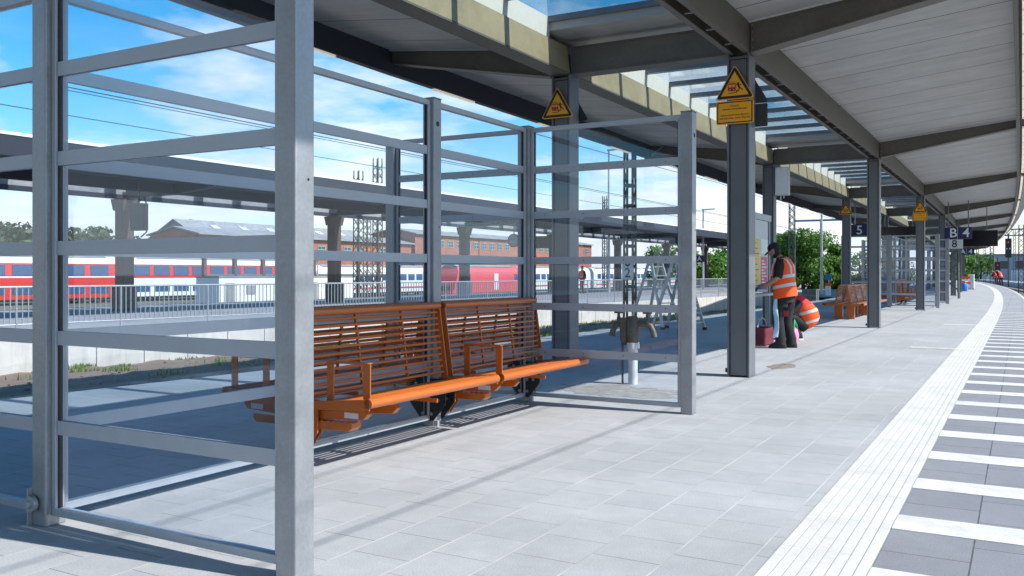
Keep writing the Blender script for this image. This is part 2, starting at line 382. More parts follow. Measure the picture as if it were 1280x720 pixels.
def tag(o, label=None, cat=None, group=None, kind=None):
    if label: o['label'] = label
    if cat: o['category'] = cat
    if group: o['group'] = group
    if kind: o['kind'] = kind
    return o
def thing(name, label, cat, loc=(0, 0, 0), rz=0.0, group=None):
    o = bpy.data.objects.new(name, None); COL.objects.link(o); o.empty_display_size = 0.1
    o.location = loc; o.rotation_euler = (0, 0, rz)
    return tag(o, label, cat, group)
def copy_tree(o, parent=None):
    c = o.copy(); COL.objects.link(c)
    if parent: c.parent = parent
    for ch in list(o.children): copy_tree(ch, c)
    return c
def again(o, loc, rz=None, label=None, group=None):
    c = copy_tree(o); c.location = loc
    if rz is not None: c.rotation_euler = (0, 0, rz)
    if label: c['label'] = label
    if group: c['group'] = group
    return c
def text_mesh(body, size, name, m, parent, loc, rot, align='CENTER', line=1.0, depth=0.0015, bold=0.0):
    cu = bpy.data.curves.new(name, 'FONT'); cu.body = body; cu.size = size; cu.align_x = align; cu.align_y = 'CENTER'
    cu.space_line = line; cu.extrude = depth; cu.offset = bold; cu.resolution_u = 3
    tmp = bpy.data.objects.new(name + '_tmp', cu); COL.objects.link(tmp)
    bpy.context.view_layer.update()
    me = bpy.data.meshes.new_from_object(tmp.evaluated_get(bpy.context.evaluated_depsgraph_get()))
    bpy.data.objects.remove(tmp); bpy.data.curves.remove(cu)
    me.name = name; me.materials.clear(); me.materials.append(m)
    o = bpy.data.objects.new(name, me); COL.objects.link(o); o.parent = parent; o.location = loc; o.rotation_euler = rot
    return o
def skin(name, joints, edges, m, parent, levels=1, root=0):
    """continuous body: joints = [(xyz, rx, ry)], grown with a Skin modifier and baked"""
    me = bpy.data.meshes.new(name); me.from_pydata([j[0] for j in joints], edges, [])
    bm = bmesh.new(); bm.from_mesh(me); lay = bm.verts.layers.skin.verify(); bm.verts.ensure_lookup_table()
    for i, j in enumerate(joints):
        bm.verts[i][lay].radius = (j[1], j[2] if len(j) > 2 else j[1]); bm.verts[i][lay].use_root = (i == root)
    bm.to_mesh(me); bm.free()
    tmp = bpy.data.objects.new(name + '_tmp', me); COL.objects.link(tmp)
    sk = tmp.modifiers.new('s', 'SKIN'); sk.use_smooth_shade = True
    if levels:
        sb = tmp.modifiers.new('u', 'SUBSURF'); sb.levels = levels; sb.render_levels = levels
    bpy.context.view_layer.update()
    out = bpy.data.meshes.new_from_object(tmp.evaluated_get(bpy.context.evaluated_depsgraph_get()))
    bpy.data.objects.remove(tmp); out.name = name; out.materials.clear(); out.materials.append(m)
    out.polygons.foreach_set('use_smooth', [True] * len(out.polygons))
    o = bpy.data.objects.new(name, out); COL.objects.link(o); o.parent = parent
    return o
# ------------------------------------------------------------------ setting: ground, platform, tracks
def strip(mb, x0, x1, y0, y1, z0, z1, step=3.0, mi=0):
    """a long slab following the platform; x0/x1 may be functions of y"""
    f0 = x0 if callable(x0) else (lambda y: x0); f1 = x1 if callable(x1) else (lambda y: x1)
    n = max(1, int(math.ceil((y1 - y0) / step))); o = len(mb.v)
    for i in range(n + 1):
        y = y0 + (y1 - y0) * i / n
        a, b = f0(y), f1(y)
        mb.v += [(a, y, z0), (b, y, z0), (b, y, z1), (a, y, z1)]
    fs = [(o, o + 1, o + 2, o + 3), (o + 4 * n + 3, o + 4 * n + 2, o + 4 * n + 1, o + 4 * n)]
    for i in range(n):
        p = o + 4 * i
        for j in range(4):
            k = (j + 1) % 4; fs.append((p + j, p + 4 + j, p + 4 + k, p + k))
    mb.f += fs; mb.m += [mi] * len(fs)
    return mb
def lerp_table(t):
    def fn(y):
        if y <= t[0][0]: return t[0][1]
        for (a, va), (b, vb) in zip(t, t[1:]):
            if y <= b: return va + (vb - va) * (y - a) / (b - a)
        return t[-1][1]
    return fn
left_edge = lerp_table([(-15, -9.4), (4, -9.25), (10, -8.75), (22, -8.35), (31, -8.45), (60, -8.5)])
wall_x = lerp_table([(-50, -24.1), (11.95, -17.9), (31.8, -15.9), (47.8, -14.25), (60, -13.2)])

g = MB(); g.box(-2500, 2500, -700, 3500, -3.0, -1.5); tag(g.build('ground', M['yard']), kind='structure')
p = MB(); strip(p, left_edge, 0.45, -50, 190, -0.9, 0.0); tag(p.build('platform', M['paving'], warp=True), kind='structure')
p = MB(); strip(p, -0.575, 0.445, -6, 34, 0.0, 0.004, 2.0); tag(p.build('platform_edge_paving', M['edge_slab'], warp=True), kind='structure')
p = MB(); strip(p, -0.575, 0.33, 34.004, 188, 0.0, 0.004); tag(p.build('platform_edge_paving', M['far_slab'], warp=True), kind='structure')
p = MB(); strip(p, 0.332, 0.447, 34.004, 188, 0.0, 0.006); tag(p.build('platform_edge_line', M['white_line'], warp=True), kind='structure')
# tactile guidance strip: white ribbed tiles
p = MB(); strip(p, -1.0, -0.58, -6, 180, 0.0, 0.003, mi=1)
for i in range(8):
    a = -0.996 + i * 0.0525
    strip(p, a, a + 0.0445, -6, 45, 0.003, 0.0085)
strip(p, -0.995, -0.585, 45.02, 180, 0.003, 0.0085)
m = M['white_tile']; g_ = NT(m); oo = g_.sep(g_.obj()); ln = g_.math('LESS_THAN', g_.math('FRACT', g_.math('DIVIDE', oo[1], 0.62)), 0.009)
base = g_.b.inputs['Base Color'].links[0].from_socket
g_.put(g_.b.inputs['Base Color'], g_.mix(ln, base, (0.42, 0.42, 0.41, 1)))
tag(p.build('tactile_strip', [M['white_tile'], mat('tile_groove', (0.40, 0.40, 0.38), 0.85)], warp=True), kind='structure')
p = MB()
for i in range(-9, 30):
    y = 4.90 + i * 0.99; p.box(-0.577, 0.44, y, y + 0.30, 0.004, 0.0075)
tag(p.build('edge_stripes', M['white_line'], warp=True), kind='structure')
p = MB()
p.box(-1.72, -1.004, 16.95, 17.35, 0.0, 0.004)
for i in range(7): p.box(-1.715, -1.006, 16.96 + i * 0.055, 16.995 + i * 0.055, 0.004, 0.008)
tag(p.build('tactile_strip', M['white_line']), kind='structure')
p = MB(); p.box(-1.75, -1.004, 25.2, 25.6, 0.0, 0.004); tag(p.build('tactile_strip', mat('worn_cream_tile', (0.56, 0.55, 0.50), 0.8, noise=0.12)), kind='structure')
# soil bed between the paving and the concrete wall
def heightfield(x0f, x1f, y0, y1, nx, ny, zf):
    mb = MB(); 
    for j in range(ny + 1):
        y = y0 + (y1 - y0) * j / ny
        for i in range(nx + 1):
            x = x0f(y) + (x1f(y) - x0f(y)) * i / nx
            mb.v.append((x, y, zf(x, y, i, nx)))
    w = nx + 1
    for j in range(ny):
        for i in range(nx):
            a = j * w + i; mb.f.append((a, a + 1, a + w + 1, a + w)); mb.m.append(0)
    return mb
from mathutils import noise as mn
def soil_z(x, y):
    f = (left_edge(y) - x) / (left_edge(y) - wall_x(y)); return -0.03 - 0.74 * min(1, max(0, f)) ** 0.8
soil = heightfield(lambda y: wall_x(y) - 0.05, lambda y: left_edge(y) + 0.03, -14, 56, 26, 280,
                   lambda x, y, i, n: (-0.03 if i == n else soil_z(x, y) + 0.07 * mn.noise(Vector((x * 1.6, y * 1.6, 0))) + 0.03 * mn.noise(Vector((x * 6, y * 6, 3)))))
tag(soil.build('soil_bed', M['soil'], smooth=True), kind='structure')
p = heightfield(lambda y: -21.5, lambda y: left_edge(y) + 0.02, 56, 190, 20, 90, lambda x, y, i, n: -0.12 + 0.06 * mn.noise(Vector((x * .9, y * .9, 0))))
tag(p.build('gravel_ground', M['gravelpath'], warp=True), kind='structure')
p = MB(); strip(p, -31.5, lambda y: wall_x(y) - 0.19 if y < 56 else -21.6, -48, 108, -1.45, 0.0); tag(p.build('far_platform', M['far_slab']), kind='structure')
p = MB(); strip(p, 0.46, 16, -30, 300, -1.4, -0.78); tag(p.build('track_bed', M['ballast'], warp=True), kind='structure')
p = MB(); strip(p, 5.2, 8.2, 40, 260, -0.78, -0.05); tag(p.build('opposite_platform', M['far_slab'], warp=True), kind='structure')
def track(cx, y0, y1, z, name, warp):
    t = thing(name, None, None, (0, 0, 0)); t['kind'] = 'structure'
    r = MB()
    for s in (-0.75, 0.75):
        strip(r, cx + s - 0.035, cx + s + 0.035, y0, y1, z + 0.02, z + 0.17)
    r.build('rails', M['rust'], t, warp)
    q = MB(); y = y0
    while y < y1:
        q.box(cx - 1.3, cx + 1.3, y, y + 0.26, z - 0.05, z + 0.02); y += 0.65
    q.build('sleepers', M['sleeper'], t, warp)
track(2.15, 20, 300, -0.78, 'railway_track', True)
track(10.6, 40, 300, -0.78, 'railway_track', True)

# ------------------------------------------------------------------ platform canopy
YC = [11.295 + 11.7 * k for k in range(-5, 11)]
CR, CL = -3.095, -5.58
xl = lerp_table([(-0.4, -8.15), (11.3, -8.66), (23, -8.87), (34.7, -8.95), (140, -8.95)])
canopy = thing('platform_canopy', 'long grey steel platform canopy with a glazed strip between two rows of columns', 'canopy', (0, 0, 0))
def column(mb, x, y, ztop=4.06):
    w, d = 0.14, 0.145
    mb.box(x - w, x - w + 0.022, y - d, y + d, 0, ztop, 0); mb.box(x + w - 0.022, x + w, y - d, y + d, 0, ztop, 0)
    mb.box(x - w + 0.022, x + w - 0.022, y - d + 0.018, y - d + 0.030, 0.02, ztop - 0.03, 1)
    mb.box(x - w + 0.022, x + w - 0.022, y + d - 0.030, y + d - 0.018, 0.02, ztop - 0.03, 1)
    for sx in (-1, 1):     # black sealing joints beside the cover plates
        mb.box(x + sx * (w - 0.034) - 0.006, x + sx * (w - 0.034) + 0.006, y - d + 0.016, y - d + 0.0185, 0.02, ztop - 0.06, 2)
    mb.box(x - w + 0.03, x + w - 0.03, y - d + 0.0155, y - d + 0.018, ztop - 0.075, ztop - 0.06, 2)
def ibeam(mb, p, q, h, w, mi=0, t=0.018):
    """I section from p to q; p, q at the top flange"""
    p = Vector(p); q = Vector(q)
    mb.bar(p - Vector((0, 0, t / 2)), q - Vector((0, 0, t / 2)), w, t, mi=mi)
for k, y in enumerate(YC):
    for x in (CR, CL):
        c = MB(); column(c, x, y); c.build('column', [M['steel'], M['steel_web'], M['gasket']], canopy, True, bevel=0.003)
    if 11 < y < 36:     # a small drain pipe stub at the foot
        b = MB(); b.tube([(CR - 0.16, y - 0.08, 0.05), (CR - 0.16, y - 0.08, 0.10)], 0.022, 10); b.build('bolt', M['gasket'], canopy, True)
for k, y in enumerate(YC):
    # transverse beams over the columns
    b = MB()
    b.box(CL + 0.14, CR - 0.14, y - 0.13, y + 0.13, 4.06, 4.08); b.box(CL + 0.14, CR - 0.14, y - 0.012, y + 0.012, 4.08, 4.42); b.box(CL + 0.14, CR - 0.14, y - 0.13, y + 0.13, 4.42, 4.44)
    b.box(CL + 0.14, CR - 0.14, y - 0.11, y - 0.095, 4.08, 4.42); b.box(CL + 0.14, CR - 0.14, y + 0.095, y + 0.11, 4.08, 4.42)
    b.build('cross_beam', M['beam'], canopy, True)
    for (xa, xb, zb0, zt0, zb1, zt1) in ((CR + 0.14, -0.12, 4.06, 4.43, 4.55, 4.73), (CL - 0.14, xl(y) + 0.10, 4.06, 4.43, 4.58, 4.76)):
        b = MB()
        def sl(x0, x1, za, zb, zc, zd, ya, yb):
            b.hexa([(x0, ya, za), (x1, ya, zc), (x1, yb, zc), (x0, yb, za)], [(x0, ya, zb), (x1, ya, zd), (x1, yb, zd), (x0, yb, zb)])
        if xb < xa: xa, xb, zb0, zt0, zb1, zt1 = xb, xa, zb1, zt1, zb0, zt0
        sl(xa, xb, zb0, zb0 + 0.02, zb1, zb1 + 0.02, y - 0.12, y + 0.12)
        sl(xa, xb, zb0 + 0.02, zt0 - 0.02, zb1 + 0.02, zt1 - 0.02, y - 0.10, y + 0.10)
        sl(xa, xb, zt0 - 0.02, zt0, zt1 - 0.02, zt1, y - 0.12, y + 0.12)
        b.build('bracket_beam', M['beam'], canopy, True)
        if 0 < y < 40:      # bolted end plate against the column-head beam
            s = 1 if CR + 0.14 in (xa, xb) else -1; x0 = (CR + 0.16) if s > 0 else (CL - 0.16)
            e = MB(); e.box(x0 - 0.007, x0 + 0.007, y - 0.13, y + 0.13, 4.045, 4.455); pl = e.build('end_plate', M['beam'], canopy, True, bevel=0.002)
            e = MB()
            for zz in (4.12, 4.22, 4.32, 4.40):
                for yy in (y - 0.115, y + 0.115): e.tube([(x0 + 0.007 * s, yy, zz), (x0 + 0.022 * s, yy, zz)], 0.013, 6)
            e.build('bolts', M['bolt'], pl, True)
for k, (a, c) in enumerate(zip(YC, YC[1:])):
    near = a < 60
    # right longitudinal pair with the cable gap
    b = MB()
    b.box(CR + 0.065, CR + 0.138, a, c, 4.062, 4.08); b.box(CR + 0.10, CR + 0.138, a, c, 4.08, 4.46)
    b.build('long_beam', M['beam'], canopy, True)
    b = MB()
    b.box(CR - 0.138, CR - 0.065, a, c, 4.062, 4.08); b.box(CR - 0.138, CR - 0.10, a, c, 4.08, 4.72)
    b.build('long_beam', M['beam'], canopy, True)
    b = MB(); b.box(CR - 0.10, CR + 0.10, a, c, 4.40, 4.46)
    b.build('cable_channel', M['dark'], canopy, True)
    if near:
        b = MB(); n = 24
        for q in range(2):
            pts = [(CR - 0.02 + q * 0.05 + 0.02 * math.sin(i * 1.3 + q), a + 0.2 + (c - a - 0.4) * i / n, 4.13 + 0.035 * abs(math.sin(i * 0.8 + q)) + q * 0.05) for i in range(n + 1)]
            b.tube(pts, 0.011, 5)
        b.build('cable', M['cable'], canopy, True)
        yy = a + 0.7
        while yy < c - 0.3 and -1 < a < 40:
            b = MB(); b.box(CR - 0.065, CR + 0.065, yy, yy + 0.025, 4.10, 4.112); b.build('cable_clip', M['galv'], canopy, True); yy += 0.75
    # left longitudinal beam: bottom flange and pale inner lining
    b = MB()
    b.box(CL - 0.138, CL + 0.138, a, c, 4.062, 4.085); b.box(CL - 0.138, CL - 0.10, a, c, 4.085, 4.46)
    b.build('long_beam', M['beam'], canopy, True)
    b = MB(); b.hexa([(CL + 0.06, a + 0.13, 4.085), (CL + 0.135, a + 0.13, 4.085), (CL + 0.135, c - 0.13, 4.085), (CL + 0.06, c - 0.13, 4.085)],
                     [(CL + 0.06, a + 0.13, 4.45), (CL + 0.095, a + 0.13, 4.45), (CL + 0.095, c - 0.13, 4.45), (CL + 0.06, c - 0.13, 4.45)])
    b.build('pale_lining', M['beam_pale'], canopy, True)
    b = MB(); b.box(CL + 0.05, CL + 0.07, a + 0.62, c - 0.62, 4.452, 4.74); b.build('upstand', M['upstand'], canopy, True)
    # soffit wings
    for (xa, za, xb0, xb1, zb) in ((CR + 0.10, 4.44, -0.10, -0.10, 4.74), (CL - 0.10, 4.44, xl(a) + 0.08, xl(c) + 0.08, 4.78)):
        b = MB()
        b.hexa([(xa, a, za), (xb0, a, zb), (xb1, c, zb), (xa, c, za)], [(xa, a, za + 0.12), (xb0, a, zb + 0.12), (xb1, c, zb + 0.12), (xa, c, za + 0.12)])
        b.build('soffit', M['soffit'], canopy, True)
        s = 1 if xb0 > xa else -1       # pale flashing along the beam
        b = MB()
        b.hexa([(xa, c - 0.19, za - 0.012), (xb1, c - 0.19, zb - 0.012), (xb1, c - 0.125, zb - 0.012), (xa, c - 0.125, za - 0.012)],
               [(xa, c - 0.19, za - 0.002), (xb1, c - 0.19, zb - 0.002), (xb1, c - 0.125, zb - 0.002), (xa, c - 0.125, za - 0.002)])
        b.build('flashing', M['offwhite'], canopy, True)
    # edges
    b = MB(); b.box(-0.10, -0.04, a, c, 4.53, 4.86); b.box(-0.04, 0.02, a, c, 4.80, 4.86); b.build('edge_beam', M['beam'], canopy, True)
    b = MB(); b.prism([(0.10, 4.585), (0.50, 4.985), (0.50, 5.05), (0.02, 4.95), (0.02, 4.865), (0.09, 4.865)], lambda u, v, w: (u, w, v), a, c); b.build('gutter', M['fascia'], canopy, True)
    b = MB()
    y = a + 0.25
    while y < c - 1.2: b.box(0.0, 0.07, y, y + 1.16, 4.575, 4.62); y += 1.30
    b.build('light_strip', M['lamp'], canopy, True)
    b = MB()
    x0, x1 = xl(a), xl(c)
    def lb(da, db, z0, z1): b.hexa([(x0 + da, a, z0), (x0 + db, a, z0), (x1 + db, c, z0), (x1 + da, c, z0)], [(x0 + da, a, z1), (x0 + db, a, z1), (x1 + db, c, z1), (x1 + da, c, z1)])
    lb(0.0, 0.12, 4.42, 4.44); lb(0.08, 0.12, 4.44, 4.80); lb(-0.05, 0.0, 4.46, 4.90); lb(0.0, 0.08, 4.86, 4.90)
    b.build('edge_beam', M['dark_roof'], canopy, True)
    for j in range(3):
        y0 = a + 1.15 + 3.9 * j; b = MB()
        xx0 = x0 + (x1 - x0) * (y0 - a) / (c - a); xx1 = x0 + (x1 - x0) * (y0 + 1.3 - a) / (c - a)
        b.hexa([(xx0 + 0.02, y0, 4.395), (xx0 + 0.09, y0, 4.395), (xx1 + 0.09, y0 + 1.3, 4.395), (xx1 + 0.02, y0 + 1.3, 4.395)],
               [(xx0 + 0.02, y0, 4.419), (xx0 + 0.09, y0, 4.419), (xx1 + 0.09, y0 + 1.3, 4.419), (xx1 + 0.02, y0 + 1.3, 4.419)])
        b.build('light_strip', M['lamp'], canopy, True)
    # skylight
    n = 9; gy0, gy1 = a + 0.62, c - 0.62
    b = MB(); b.box(CL + 0.06, CR - 0.10, gy0, gy1, 4.745, 4.757); b.build('skylight_glass', M['roof_glass'], canopy, True)
    b = MB()
    for i in range(n + 1):
        y = gy0 + (gy1 - gy0) * i / n
        b.box(CL + 0.072, CR - 0.139, y - 0.055, y + 0.055, 4.665, 4.742)
    b.build('glazing_bars', M['steel'], canopy, True)
    b = MB(); b.box(CL - 0.10, CR + 0.10, a, gy0 - 0.002, 4.56, 4.74); b.build('roof_panel', M['soffit'], canopy, True)
    b = MB(); b.box(CL - 0.10, CR + 0.10, gy1 + 0.002, c, 4.56, 4.74); b.build('roof_panel', M['soffit'], canopy, True)

# ------------------------------------------------------------------ wind shelter
PW = 0.0575
HS = 2.80
POSTY = [0.0, 1.74, 3.48, 5.17]
RAILZ = [0.472, 0.933, 1.395, 1.855, 2.315]
def make_shelter(label):
    t = thing('wind_shelter', label, 'wind shelter', (-4.40, 2.85, 0), 0, 'glazed wind shelters on the platform')
    posts = [(0, y) for y in POSTY] + [(s * 1.71, y) for s in (-1, 1) for y in (POSTY[0], POSTY[-1])]
    for x, y in posts:
        b = MB(); b.box(x - PW, x + PW, y - PW, y + PW, 0.0, HS - 0.006)
        po = b.build('post', M['alu_post'], t, bevel=0.007)
        b = MB(); b.box(x - PW - 0.002, x + PW + 0.002, y - PW - 0.002, y + PW + 0.002, HS - 0.006, HS + 0.004); b.build('cap', M['alu'], po, bevel=0.002)
        b = MB()
        b.tube([(x + PW - 0.001, y + 0.02, 1.70), (x + PW + 0.002, y + 0.02, 1.70)], 0.006, 8)
        b.tube([(x + PW - 0.001, y, HS - 0.22), (x + PW + 0.002, y, HS - 0.22)], 0.022, 12)
        b.build('hole', M['gasket'], po)
    # infill fields: from p to q in plan
    fields = [((0, POSTY[i] + PW), (0, POSTY[i + 1] - PW)) for i in range(3)]
    for y in (POSTY[0], POSTY[-1]):
        fields += [((PW, y), (1.71 - PW, y)), ((-1.71 + PW, y), (-PW, y))]
    for p, q in fields:
        p = Vector((*p, 0)); q = Vector((*q, 0)); d = (q - p).normalized(); nrm = Vector((-d.y, d.x, 0))
        def bb(mb, s0, s1, z0, z1, w, mi=0):
            mb.bar(p + d * s0 + Vector((0, 0, (z0 + z1) / 2)), p + d * s1 + Vector((0, 0, (z0 + z1) / 2)), w, z1 - z0, mi=mi)
        L = (q - p).length
        f = MB(); bb(f, 0, L, 0.055, 0.095, 0.05); bb(f, 0, L, HS - 0.065, HS - 0.02, 0.05); bb(f, 0, 0.035, 0.095, HS - 0.065, 0.05); bb(f, L - 0.035, L, 0.095, HS - 0.065, 0.05)
        fo = f.build('frame', M['rail'], t, bevel=0.003)
        b = MB()
        bb(b, 0.035, 0.043, 0.095, HS - 0.065, 0.022); bb(b, L - 0.043, L - 0.035, 0.095, HS - 0.065, 0.022)
        b.build('seal', M['gasket'], fo)
        b = MB(); bb(b, 0.043, L - 0.043, 0.10, HS - 0.07, 0.010); b.build('glass_pane', M['glass'] if abs(d.y) > 0.5 else M['end_glass'], t)
        for z in RAILZ:
            b = MB()
            for s in (-1, 1):
                b.add(*box_oriented(p + nrm * s * 0.0105, d, nrm, 0.036, L - 0.036, z, z + 0.072, 0.010))
                k = 4 if p.y > 5 and q.y > 5 else 0
                for i in range(k):
                    c = p + d * (0.16 + (L - 0.32) * i / (k - 1)) + nrm * s * 0.0155 + Vector((0, 0, z + 0.036))
                    b.tube([c, c + nrm * s * 0.002], 0.006, 8, mi=1)
            b.build('rail', [M['rail'], M['dark']], t)
    # foot bracket with its round bolt
    b = MB(); b.box(PW * -1 - 0.012, PW * -1 + 0.0, -PW - 0.02, -PW + 0.03, 0.0, 0.19)
    b.tube([(-0.03, -PW - 0.008, 0.115), (-0.03, -PW - 0.032, 0.115)], 0.042, 16); b.tube([(-0.03, -PW - 0.032, 0.115), (-0.03, -PW - 0.05, 0.115)], 0.020, 10)
    b.build('foot_bracket', M['galv'], t)
    # black plates through which the benches are bolted to the posts
    for y in POSTY[2:]:
        for yy in ((y - PW - 0.014, y + PW + 0.004) if y < 5 else (y - PW - 0.014,)):
            b = MB(); b.prism([(-0.06, 0.05), (0.06, 0.05), (0.185, 0.20), (0.185, 0.41), (-0.185, 0.41), (-0.185, 0.20)], lambda u, v, w: (u, w, v), yy, yy + 0.010)
            pl = b.build('bracket_plate', M['black_plate'], t)
            b = MB()
            for s in (-1, 1):
                for (u, v) in ((0.045, 0.34), (0.045, 0.23), (0.045, 0.11), (0.115, 0.36), (0.15, 0.32), (0.115, 0.23)):
                    b.tube([(s * u, yy, v), (s * u, yy - 0.008, v)], 0.015, 8)
            b.build('bolts', M['bolt'], pl)
        b = MB(); b.box(0.06, 0.09, y - 0.05, y - 0.02, 0.0, 0.05); b.build('foot', M['galv'], t)
    return t
def box_oriented(p, d, n, s0, s1, z0, z1, w):
    a = p + d * s0 - n * w / 2; b_ = p + d * s1 - n * w / 2; c = p + d * s1 + n * w / 2; e = p + d * s0 + n * w / 2
    vs = [(v.x, v.y, z0) for v in (a, b_, c, e)] + [(v.x, v.y, z1) for v in (a, b_, c, e)]
    return vs, [(3, 2, 1, 0), (4, 5, 6, 7), (0, 1, 5, 4), (1, 2, 6, 5), (2, 3, 7, 6), (3, 0, 4, 7)]
shelter = make_shelter('large glazed wind shelter of grey posts and rails in the foreground')
again(shelter, (-4.40 + bend(40), 37.4, 0), 0, 'small far glazed wind shelter seen past the columns down the platform')

# ------------------------------------------------------------------ wall benches bolted to the shelter
def make_bench(L, label):
    """local: wall plane x=0, seat towards +x, runs along y from 0 to L"""
    t = thing('slatted_bench', label, 'bench', (0, 0, 0), 0, 'orange slatted benches on the near shelter')
    zt = 0.475
    s = MB()
    s.tube([(0.662, 0.0, zt - 0.034), (0.662, L, zt - 0.034)], 0.034, 14)
    for i in range(9):
        x = 0.13 + i * 0.0575; s.tube([(x, 0.012, zt - 0.085 + 0.062 * i / 8), (x, L - 0.012, zt - 0.085 + 0.062 * i / 8)], 0.0128, 10)
    for y in (0.0, L - 0.012):
        s.prism([(0.10, zt - 0.11), (0.67, zt - 0.080), (0.67, zt - 0.006), (0.10, zt - 0.052)], lambda u, v, w: (u, w, v), y, y + 0.012)
    s.box(0.10, 0.64, L * 0.5, L * 0.5 + 0.012, zt - 0.13, zt - 0.10)
    s.build('seat', M['orange'], t, smooth=True)
    # side plates and slats of the back
    top = (0.075, 1.02); bot = (0.155, 0.43)
    def bk(f): return (bot[0] + (top[0] - bot[0]) * f, bot[1] + (top[1] - bot[1]) * f)
    b = MB()
    for i in range(11):
        x, z = bk(0.07 + 0.85 * i / 10); b.tube([(x, 0.02, z), (x, L - 0.02, z)], 0.0112, 8)
    b.tube([(top[0] + 0.01, 0.0, 1.03), (top[0] + 0.01, L, 1.03)], 0.030, 12)
    bo = b.build('backrest', M['orange'], t, smooth=True)
    for y in (0.0, L - 0.010):
        b = MB(); b.prism([(0.02, 1.04), (0.10, 1.04), (0.19, 0.40), (0.13, 0.40)], lambda u, v, w: (u, w, v), y, y + 0.010)
        b.build('side_plate', M['orange'], t)
    for f in (0.36, 0.70):
        b = MB(); b.bar((bk(0.05)[0] - 0.02, L * f, bk(0.05)[1]), (bk(0.98)[0] - 0.02, L * f, bk(0.98)[1]), 0.014, 0.02, up=(1, 0, 0)); b.build('back_stay', M['orange'], t)
    # armrest strap near the left end
    b = MB(); y = 0.05
    for x in (0.30, 0.615): b.box(x - 0.03, x + 0.03, y - 0.005, y + 0.005, zt - 0.06, 0.69)
    b.box(0.27, 0.645, y - 0.005, y + 0.005, 0.69, 0.70); b.box(0.27, 0.645, y - 0.025, y + 0.025, 0.70, 0.707)
    b.build('armrest', M['orange'], t, bevel=0.002)
    # under-seat arms
    for y, big in ((0.10, 1), (0.42, 0)):
        b = MB(); b.prism([(0.06, zt - 0.13), (0.56, zt - 0.10), (0.58, zt - 0.125), (0.54, zt - 0.165), (0.06, zt - 0.19)], lambda u, v, w: (u, w, v), y, y + 0.055)
        b.build('seat_arm', M['orange'], t, bevel=0.004)
        if big:
            b = MB(); b.box(0.38, 0.50, y - 0.003, y - 0.0005, zt - 0.160, zt - 0.122); b.build('label_plate', M['offwhite'], t)
            b = MB(); b.prism([(0.06, zt - 0.195), (0.46, zt - 0.19), (0.46, zt - 0.225), (0.43, zt - 0.25), (0.06, zt - 0.25)], lambda u, v, w: (u, w, v), y - 0.02, y + 0.08)
            b.build('seat_arm', M['orange'], t, bevel=0.004)
    for y0 in (0.06,):
        b = MB()
        for q in (0.0, 0.045): b.prism([(0.04, 0.13), (0.09, 0.10), (0.17, 0.20), (0.17, 0.39), (0.04, 0.39)], lambda u, v, w: (u, w, v), y0 + q, y0 + q + 0.012)
        b.box(0.045, 0.10, y0 + 0.012, y0 + 0.045, 0.25, 0.30)
        b.build('bracket', M['orange'], t)
    return t
W = (-4.40, 2.85)
BL = 1.66
b1 = make_bench(BL, 'nearer orange slatted bench on the sunny side of the shelter wall')
def mirror(o, loc, label):
    c = again(o, loc, 0, label); c.scale = (-1, 1, 1); return c
b1.location = (W[0], W[1] + POSTY[1] + 0.05, 0)
b2 = again(b1, (W[0], W[1] + POSTY[2] + 0.04, 0), 0, 'farther orange slatted bench on the sunny side, against the end panel of the shelter')
mirror(b1, (W[0], W[1] + POSTY[1] + 0.05, 0), 'orange slatted bench behind the shelter wall, its end seen through the near glass')
mirror(b1, (W[0], W[1] + POSTY[2] + 0.04, 0), 'shaded orange slatted bench back to back with the farther sunny bench')
for (yy, rz, lab) in ((POSTY[1] + 0.05, 0, 'small orange bench on the near face inside the far shelter'), (POSTY[2] + 0.04, 0, 'small orange bench at the far end inside the far shelter'),
                      (POSTY[1] + 0.05 + BL, PI, 'small orange bench on the shaded back of the far shelter, nearer end')):
    again(b1, (W[0] + bend(41), 37.4 + yy, 0), rz, lab, 'orange benches on the far shelter')

for o in list(bpy.data.objects):
    if o.name.startswith('bracket') and 'plate' not in o.name and o.parent and abs(o.parent.rotation_euler.z) > 1: bpy.data.objects.remove(o)
# free-standing double bench behind the second column
def double_bench():
    t = thing('double_bench', 'free-standing double-sided orange bench with an A-shaped back beyond the second column', 'bench', (-4.42, 26.7, 0))
    L = 4.9
    b = MB()
    for s in (-1, 1):
        b.tube([(s * 0.53, 0, 0.43), (s * 0.53, L, 0.43)], 0.04, 10)
        for i in range(6): b.tube([(s * (0.16 + 0.065 * i), 0.02, 0.445), (s * (0.16 + 0.065 * i), L - 0.02, 0.445)], 0.022, 8)
    b.box(-0.53, 0.53, 0.0, 0.015, 0.385, 0.445); b.box(-0.53, 0.53, L - 0.015, L, 0.385, 0.445); b.box(-0.5, 0.5, 2.4, 2.42, 0.385, 0.44)
    b.build('seat', M['orange'], t, smooth=True)
    for s in (-1, 1):
        b = MB()
        for i in range(12):
            f = i / 11; b.tube([(s * (0.20 - 0.09 * f), 0.05, 0.50 + 0.44 * f), (s * (0.20 - 0.09 * f), L - 0.05, 0.50 + 0.44 * f)], 0.0125, 6)
        for y in (0.02, 1.2, 2.4, 3.6, L - 0.05): b.bar((s * 0.21, y, 0.44), (s * 0.10, y, 0.96), 0.02, 0.05, up=(1, 0, 0))
        b.tube([(s * 0.10, 0.02, 0.955), (s * 0.10, L - 0.02, 0.955)], 0.025, 8)
        b.build('backrest', M['orange'], t, smooth=True)
    for y in (0.25, 2.9, L - 0.35):
        b = MB(); b.box(0.05, 0.27, y, y + 0.12, 0, 0.385); b.build('leg', M['orange'], t, bevel=0.004)
        b = MB(); b.box(-0.27, -0.05, y, y + 0.12, 0, 0.385); b.build('leg', M['orange'], t, bevel=0.004)
    return t
double_bench()
